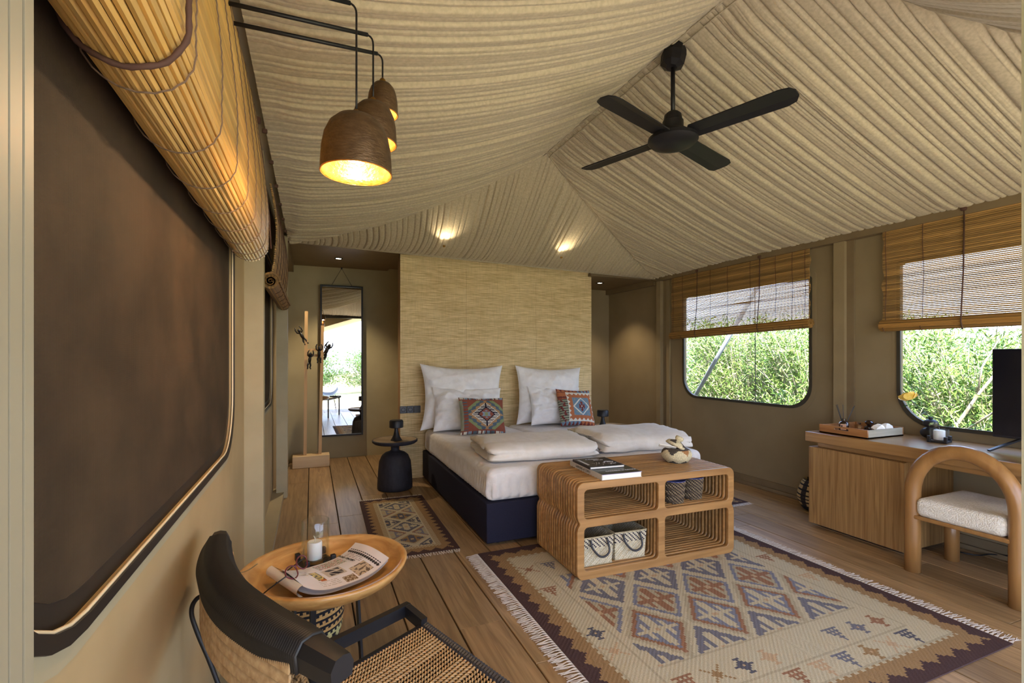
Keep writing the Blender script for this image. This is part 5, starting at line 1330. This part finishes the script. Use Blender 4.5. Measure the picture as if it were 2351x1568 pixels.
# natural cord weave below the wrap
mb = MB(); i0, i1 = int(0.10*(len(rc)-1)), int(0.86*(len(rc)-1))
for i in range(i0, i1):
    for q in range(2):
        p = rc[i].lerp(rc[i+1], q/2); t_ = (rc[i+1]-rc[i]).normalized(); sd = t_.cross(Vector((0,0,1))).normalized()
        for r_ in range(7):
            b_ = p - sd*(0.036 - 0.004*r_) + Vector((0,0,-0.030 - 0.020*r_)) ; lean = 0.008*(1 if (i + r_) % 2 else -1)
            mb.tube([b_ + Vector((0,0,0.011)) - t_*lean, b_ - sd*0.005, b_ - Vector((0,0,0.011)) + t_*lean], [0.0022, 0.0038, 0.0022], 5)
P('back_weave', mb, M_cord_nat, ar, True, kind='stuff', label='natural cord weave of the back')
inn = MB()
for i in range(i0, i1-1):
    t_ = (rc[i+1]-rc[i]).normalized(); sd = t_.cross(Vector((0,0,1))).normalized()
    for q in range(3):
        p = rc[i].lerp(rc[i+1], q/3) + sd*0.030
        for r_ in range(5): inn.tube([p + Vector((0,0,-0.012-0.026*r_)), p + Vector((0,0,-0.036-0.026*r_)) + sd*0.003], [0.0042, 0.0030], 4)
P('back_weave', inn, M_cord_nat, ar, True, kind='stuff', label='natural cord weave on the inner side of the back')
# seat
sff, sfn, sbn, sbf = Vector((0.352, 1.672, 0.415)), Vector((0.585, 1.045, 0.415)), Vector((0.15, 0.90, 0.385)), Vector((-0.10, 1.455, 0.385))
def seat_pt(u, v, dz=0.0):   # u: back->front, v: far->near
    p = sbf.lerp(sff, u).lerp(sbn.lerp(sfn, u), v); return p + Vector((0, 0, dz - 0.020*math.sin(PI*u)*math.sin(PI*v)))
mb = MB(); nu_, nv_ = 46, 44
fd = (sff - sbf).normalized(); nd_ = (sfn - sff).normalized()
for i in range(nu_):
    for j in range(nv_):
        u, v = (i+0.5)/nu_, (j+0.5)/nv_; k = (j // 5) % 2
        ph = (i + (j % 10 if j % 10 < 5 else 10 - j % 10)) % 4
        if ph == 0 and (i + j) % 2: continue
        p = seat_pt(u, v, 0.002); dr = (fd*0.8 + nd_*(0.55 if k else -0.55)).normalized()*0.0085
        mb.tube([p - dr, p + Vector((0,0,0.0035)), p + dr], [0.0022, 0.0044, 0.0022], 4, cap=False)
P('woven_seat', mb, M_cord_nat, ar, True, kind='stuff', label='natural cord seat woven in chevrons')
P('seat_under_weave', MB().grid(lambda a, b_: seat_pt(a, b_, -0.004), 12, 12), M_cord_blk, ar, True)
# seat rails: far side, near side, back, and the front one wound with black cord
P('seat_rail', MB().beam(sbf - nd_*0.002, sff - nd_*0.002, 0.014, 0.02), M_black, ar); P('seat_rail', MB().beam(sbn, sfn, 0.02, 0.03), M_black, ar); P('seat_rail', MB().beam(sbf, sbn, 0.02, 0.03), M_black, ar)
pts = [sff.lerp(sfn, k/110) + Vector((0.010, 0.003, 0.002)) for k in range(111)]
P('wound_front_rail', MB().tube(pts, [0.0165 if k % 2 else 0.0142 for k in range(111)], 8), M_cord_blk, ar)
# projecting side bracket toward the table
b0, b1, b2 = Vector((-0.06, 1.570, 0.440)), Vector((0.325, 1.775, 0.440)), Vector((0.358, 1.668, 0.428))
P('side_frame', MB().beam(b0, b1, 0.024, 0.040).beam(b1 - (b1-b0).normalized()*0.012, b2, 0.024, 0.040), M_black, ar)
nf0, nf1 = Vector((0.16, 0.86, 0.44)), Vector((0.66, 0.98, 0.44))
P('side_frame', MB().beam(nf0, nf1, 0.024, 0.040).beam(nf1, sfn, 0.024, 0.04), M_black, ar)
for p in ((0.352, 1.70), (0.62, 1.01)): P('leg', MB().beam((p[0], p[1], 0), (p[0], p[1], 0.42), 0.026, 0.026, (1,0.3,0)), M_black, ar)
# bent steel rod back legs
def rodleg(a, b_, foot, top):
    pts = catmull([Vector(a), Vector(b_), Vector(b_) + (Vector(foot)-Vector(b_))*0.05 + Vector((0,0,0.004)), Vector(b_).lerp(Vector(foot), 0.5), Vector(foot)], 8)
    P('rod_leg', MB().tube(pts, 0.0065, 10), M_black, ar, True)
pts = catmull([(-0.245, 1.58, 0.655), (-0.278, 1.625, 0.664), (-0.305, 1.635, 0.655), (-0.318, 1.640, 0.620), (-0.305, 1.64, 0.56), (-0.247, 1.62, 0.40), (-0.12, 1.55, 0.0065)], 8)
P('rod_leg', MB().tube(pts, 0.0062, 10), M_black, ar, True)
pts = [(0.10, 0.94, 0.70), (0.10, 0.90, 0.60), (0.12, 0.90, 0.0065)]
P('rod_leg', MB().tube(catmull(pts, 6), 0.0062, 10), M_black, ar, True)
P('back_post', MB().tube([(-0.222, 1.50, 0.75), (-0.10, 1.46, 0.385)], 0.009, 8), M_black, ar, True); P('back_post', MB().tube([(-0.01, 1.045, 0.75), (0.13, 0.95, 0.385)], 0.009, 8), M_black, ar, True)

# ================================================================== OUTSIDE
dkf = struct('trim_11', MB().box(-1.5, -3.0, -0.16, 5.4, 0.42, -0.05), M_sub)
for k in range(46):
    x = -1.5 + 0.15*k; me = MB().box(0.002, -3.0, -0.05, 0.148, 0.41, -0.012).mesh('deck_board', M_deck) if k == 0 else me
    o = link('deck_board', me, dkf); o.location = (x, 0, 0)
struct('ground', MB().grid(lambda a, b_: (-60 + 120*a, -60 + 120*b_, -0.28 + (0.5*nz(a*9, b_*9) if (abs(-60+120*a) > 10 or abs(-60+120*b_) > 12) else 0)), 60, 60), M_grass)
hg = MB().grid(lambda a, b_: (30 + 50*b_, -60 + 140*a, -0.3 + (3.2 + 1.6*nz(a*6, 1.0) + 0.8*nz(a*22, 3))*min(1, b_*2.2)), 60, 6)
struct('hill', hg, M_hill, None, True)
def shrub(name, x, y, rx, ry, h, nl, label, seed, size=1.0, group=None, z0=-0.25, me_pair=None):
    t = thing(name, label, 'shrub', (x, y, z0), 0, group)
    if me_pair:
        link('foliage', me_pair[0], t, 'stuff'); link('branches', me_pair[1], t); return t, me_pair
    g = np.random.default_rng(seed)
    # twigs first, then leaves in whorls along them
    tw = MB(); base_pts = []; nt_ = max(40, nl//60)
    for k in range(nt_):
        a, rad = g.uniform(0, 2*PI), math.sqrt(g.random()); bx, by = 0.25*rx*rad*math.cos(a), 0.25*ry*rad*math.sin(a)
        tx, ty, tz = rx*math.sqrt(g.random())*math.cos(a), ry*math.sqrt(g.random())*math.sin(a), h*g.uniform(0.25, 1.0)
        p0, p2 = Vector((bx, by, 0)), Vector((tx, ty, tz)); p1 = Vector((bx*0.5+tx*0.4, by*0.5+ty*0.4, tz*0.75))
        cr_ = bez(p0, p1, p2, 6); tw.tube(cr_, [0.012*size*(1-0.13*i) for i in range(7)], 4, cap=False); base_pts.append(cr_)
    N_ = nl; ti = g.integers(0, nt_, N_); f = g.uniform(0.35, 1.0, N_)**0.6
    arr = np.array([[tuple(p) for p in c] for c in base_pts]); idx = f*6; i0_ = np.clip(idx.astype(int), 0, 5); fr = (idx - i0_)[:, None]
    P0 = arr[ti, i0_]*(1-fr) + arr[ti, i0_+1]*fr + g.normal(0, 0.05*size, (N_, 3)); P0[:, 2] = np.clip(P0[:, 2], 0.05, h*1.08)
    d = g.normal(0, 1, (N_, 3)); d[:, 2] = np.abs(d[:, 2])*0.7 + 0.25; d /= np.linalg.norm(d, axis=1)[:, None]
    s_ = np.cross(d, g.normal(0, 1, (N_, 3))); s_ /= np.linalg.norm(s_, axis=1)[:, None]
    L_ = (0.055 + 0.05*g.random(N_))[:, None]*size; W_ = (0.0055 + 0.005*g.random(N_))[:, None]*size
    nr = np.cross(d, s_); a0 = P0; m1 = P0 + d*L_*0.5 + s_*W_ + nr*L_*0.04; m2 = P0 + d*L_*0.5 - s_*W_ + nr*L_*0.04; tip = P0 + d*L_
    V = np.stack([a0, m1, tip, m2], 1).reshape(-1, 3); Fc = np.arange(4*N_).reshape(-1, 4)
    me = bpy.data.meshes.new('foliage'); me.from_pydata(V.tolist(), [], Fc.tolist()); at = me.color_attributes.new(name='Col', type='FLOAT_COLOR', domain='CORNER')
    cA, cB, cC = np.array(S(84,124,52)), np.array(S(150,176,92)), np.array(S(196,192,150)); q = g.random(N_)[:, None]
    cc = cA*(1-q) + cB*q; m_ = g.random(N_) < 0.12; cc[m_] = cC
    at.data.foreach_set('color', np.repeat(cc.astype(np.float32), 4, axis=0).ravel()); me.materials.append(M_leaf); me.update()
    bm_ = tw.mesh('branches', M_bark)
    link('foliage', me, t, 'stuff'); link('branches', bm_, t)
    return t, (me, bm_)
pa = shrub('oleander_shrub', 6.55, 5.9, 1.1, 1.2, 2.25, 30000, 'tall oleander seen through the left part of the window nearest the bed', 1)[1]
pb_ = shrub('oleander_shrub', 6.3, 4.45, 0.9, 1.0, 2.05, 24000, 'oleander seen through the right part of the window nearest the bed', 2)[1]
pc = shrub('oleander_shrub', 6.35, 2.75, 0.95, 1.0, 1.95, 20000, 'twiggy oleander filling the window beside the television', 3)[1]
shrub('oleander_shrub', 7.6, 7.3, 0, 0, 0, 0, 'oleander at the far left edge of the window nearest the bed', 0, me_pair=pb_)
shrub('oleander_shrub', 6.2, 1.45, 0, 0, 0, 0, 'oleander outside behind the television', 0, me_pair=pb_)
o_, _ = shrub('oleander_shrub', 8.2, 4.9, 0, 0, 0, 0, 'oleander in the second row seen above the nearer oleanders', 0, me_pair=pa); o_.rotation_euler[2] = 2.1
o_, _ = shrub('oleander_shrub', 8.0, 2.9, 0, 0, 0, 0, 'second-row oleander behind the twiggy one by the television', 0, me_pair=pc); o_.rotation_euler[2] = 1.1
# bare pale branches in front
br = thing('bare_branch', 'pale bare forked branch outside the window beside the television', 'branch', (5.6, 2.55, -0.25), world=True)
P('stem', MB().tube([(5.6, 3.0, -0.25), (5.58, 2.75, 0.5), (5.5, 2.45, 1.0), (5.45, 2.15, 1.45)], [0.02, 0.017, 0.013, 0.006], 6).tube([(5.5, 2.45, 1.0), (5.5, 2.42, 1.25), (5.45, 2.28, 1.5)], [0.010, 0.008, 0.004], 5).tube([(5.58, 2.75, 0.5), (5.5, 2.35, 0.85), (5.4, 1.9, 1.1)], [0.012, 0.009, 0.004], 5), M_bark, br, True)
# tent pole and guy line outside the first window
tag(P('tent_pole', MB().tube([(5.2, 5.85, 0.42), (5.2, 4.35, 2.45)], 0.028, 14), M_steel, None, True), 'grey diagonal tent pole outside the window nearest the bed', 'pole')
tag(P('guy_line', MB().tube([(4.75, 4.145, -0.2), (4.75, 4.16, 2.3)], 0.005, 6), M_black, None), 'thin vertical dark line outside the window nearest the bed', 'rope')
# low leafy plants at the window foot
for (x, y, lab, sd) in ((5.5, 4.15, 'bright low plant at the foot of the window nearest the bed', 21), (5.5, 2.25, 'bright low plant under the rose in the television window', 22)):
    shrub('low_plant', x, y, 0.45, 0.6, 1.15, 3000, lab, sd, 0.9)
# hedge in front of the terrace, seen in the mirror
hp_ = shrub('garden_hedge_bush', -0.6, -12.5, 2.4, 1.5, 2.1, 9000, 'leafy hedge bush beyond the terrace, reflected in the mirror, left one', 31, 2.2)[1]
for k, (x, lab) in enumerate(((3.2, 'leafy hedge bush beyond the terrace, reflected in the mirror, right one'), (7.0, 'leafy hedge bush beyond the terrace, off to the right'), (-4.5, 'leafy hedge bush beyond the terrace, off to the left'))):
    shrub('garden_hedge_bush', x, -12.8, 0, 0, 0, 0, lab, 0, me_pair=hp_)
hc = thing('hairpin_chair', 'low dark garden chair with hairpin legs on the terrace, reflected in the mirror', 'chair', (0.42, -0.55, -0.012))
P('seat', MB().grid(lambda u, v: ((u-0.5)*0.5, (v-0.5)*0.46, 0.40 + 0.16*(abs(u-0.5)*2)**3 + 0.12*max(0, 0.5-v)), 16, 10), M_blackm, hc, True)
for sx in (-1, 1):
    for sy in (-1, 1): P('leg', MB().tube([(sx*0.12, sy*0.16, 0.40), (sx*0.20, sy*0.20, 0.006), (sx*0.17, sy*0.22, 0.006), (sx*0.18, sy*0.18, 0.40)], 0.005, 6), M_black, hc)

# uplights grazing the hip drape
uplight(1.262, 4.915, 2.492, 'tiny warm uplight in the pleated gable drape, left one')
uplight(2.62, 4.905, 2.478, 'tiny warm uplight in the pleated gable drape, right one')
for o in list(bpy.data.objects):
    if '_w' in o: del o['_w']
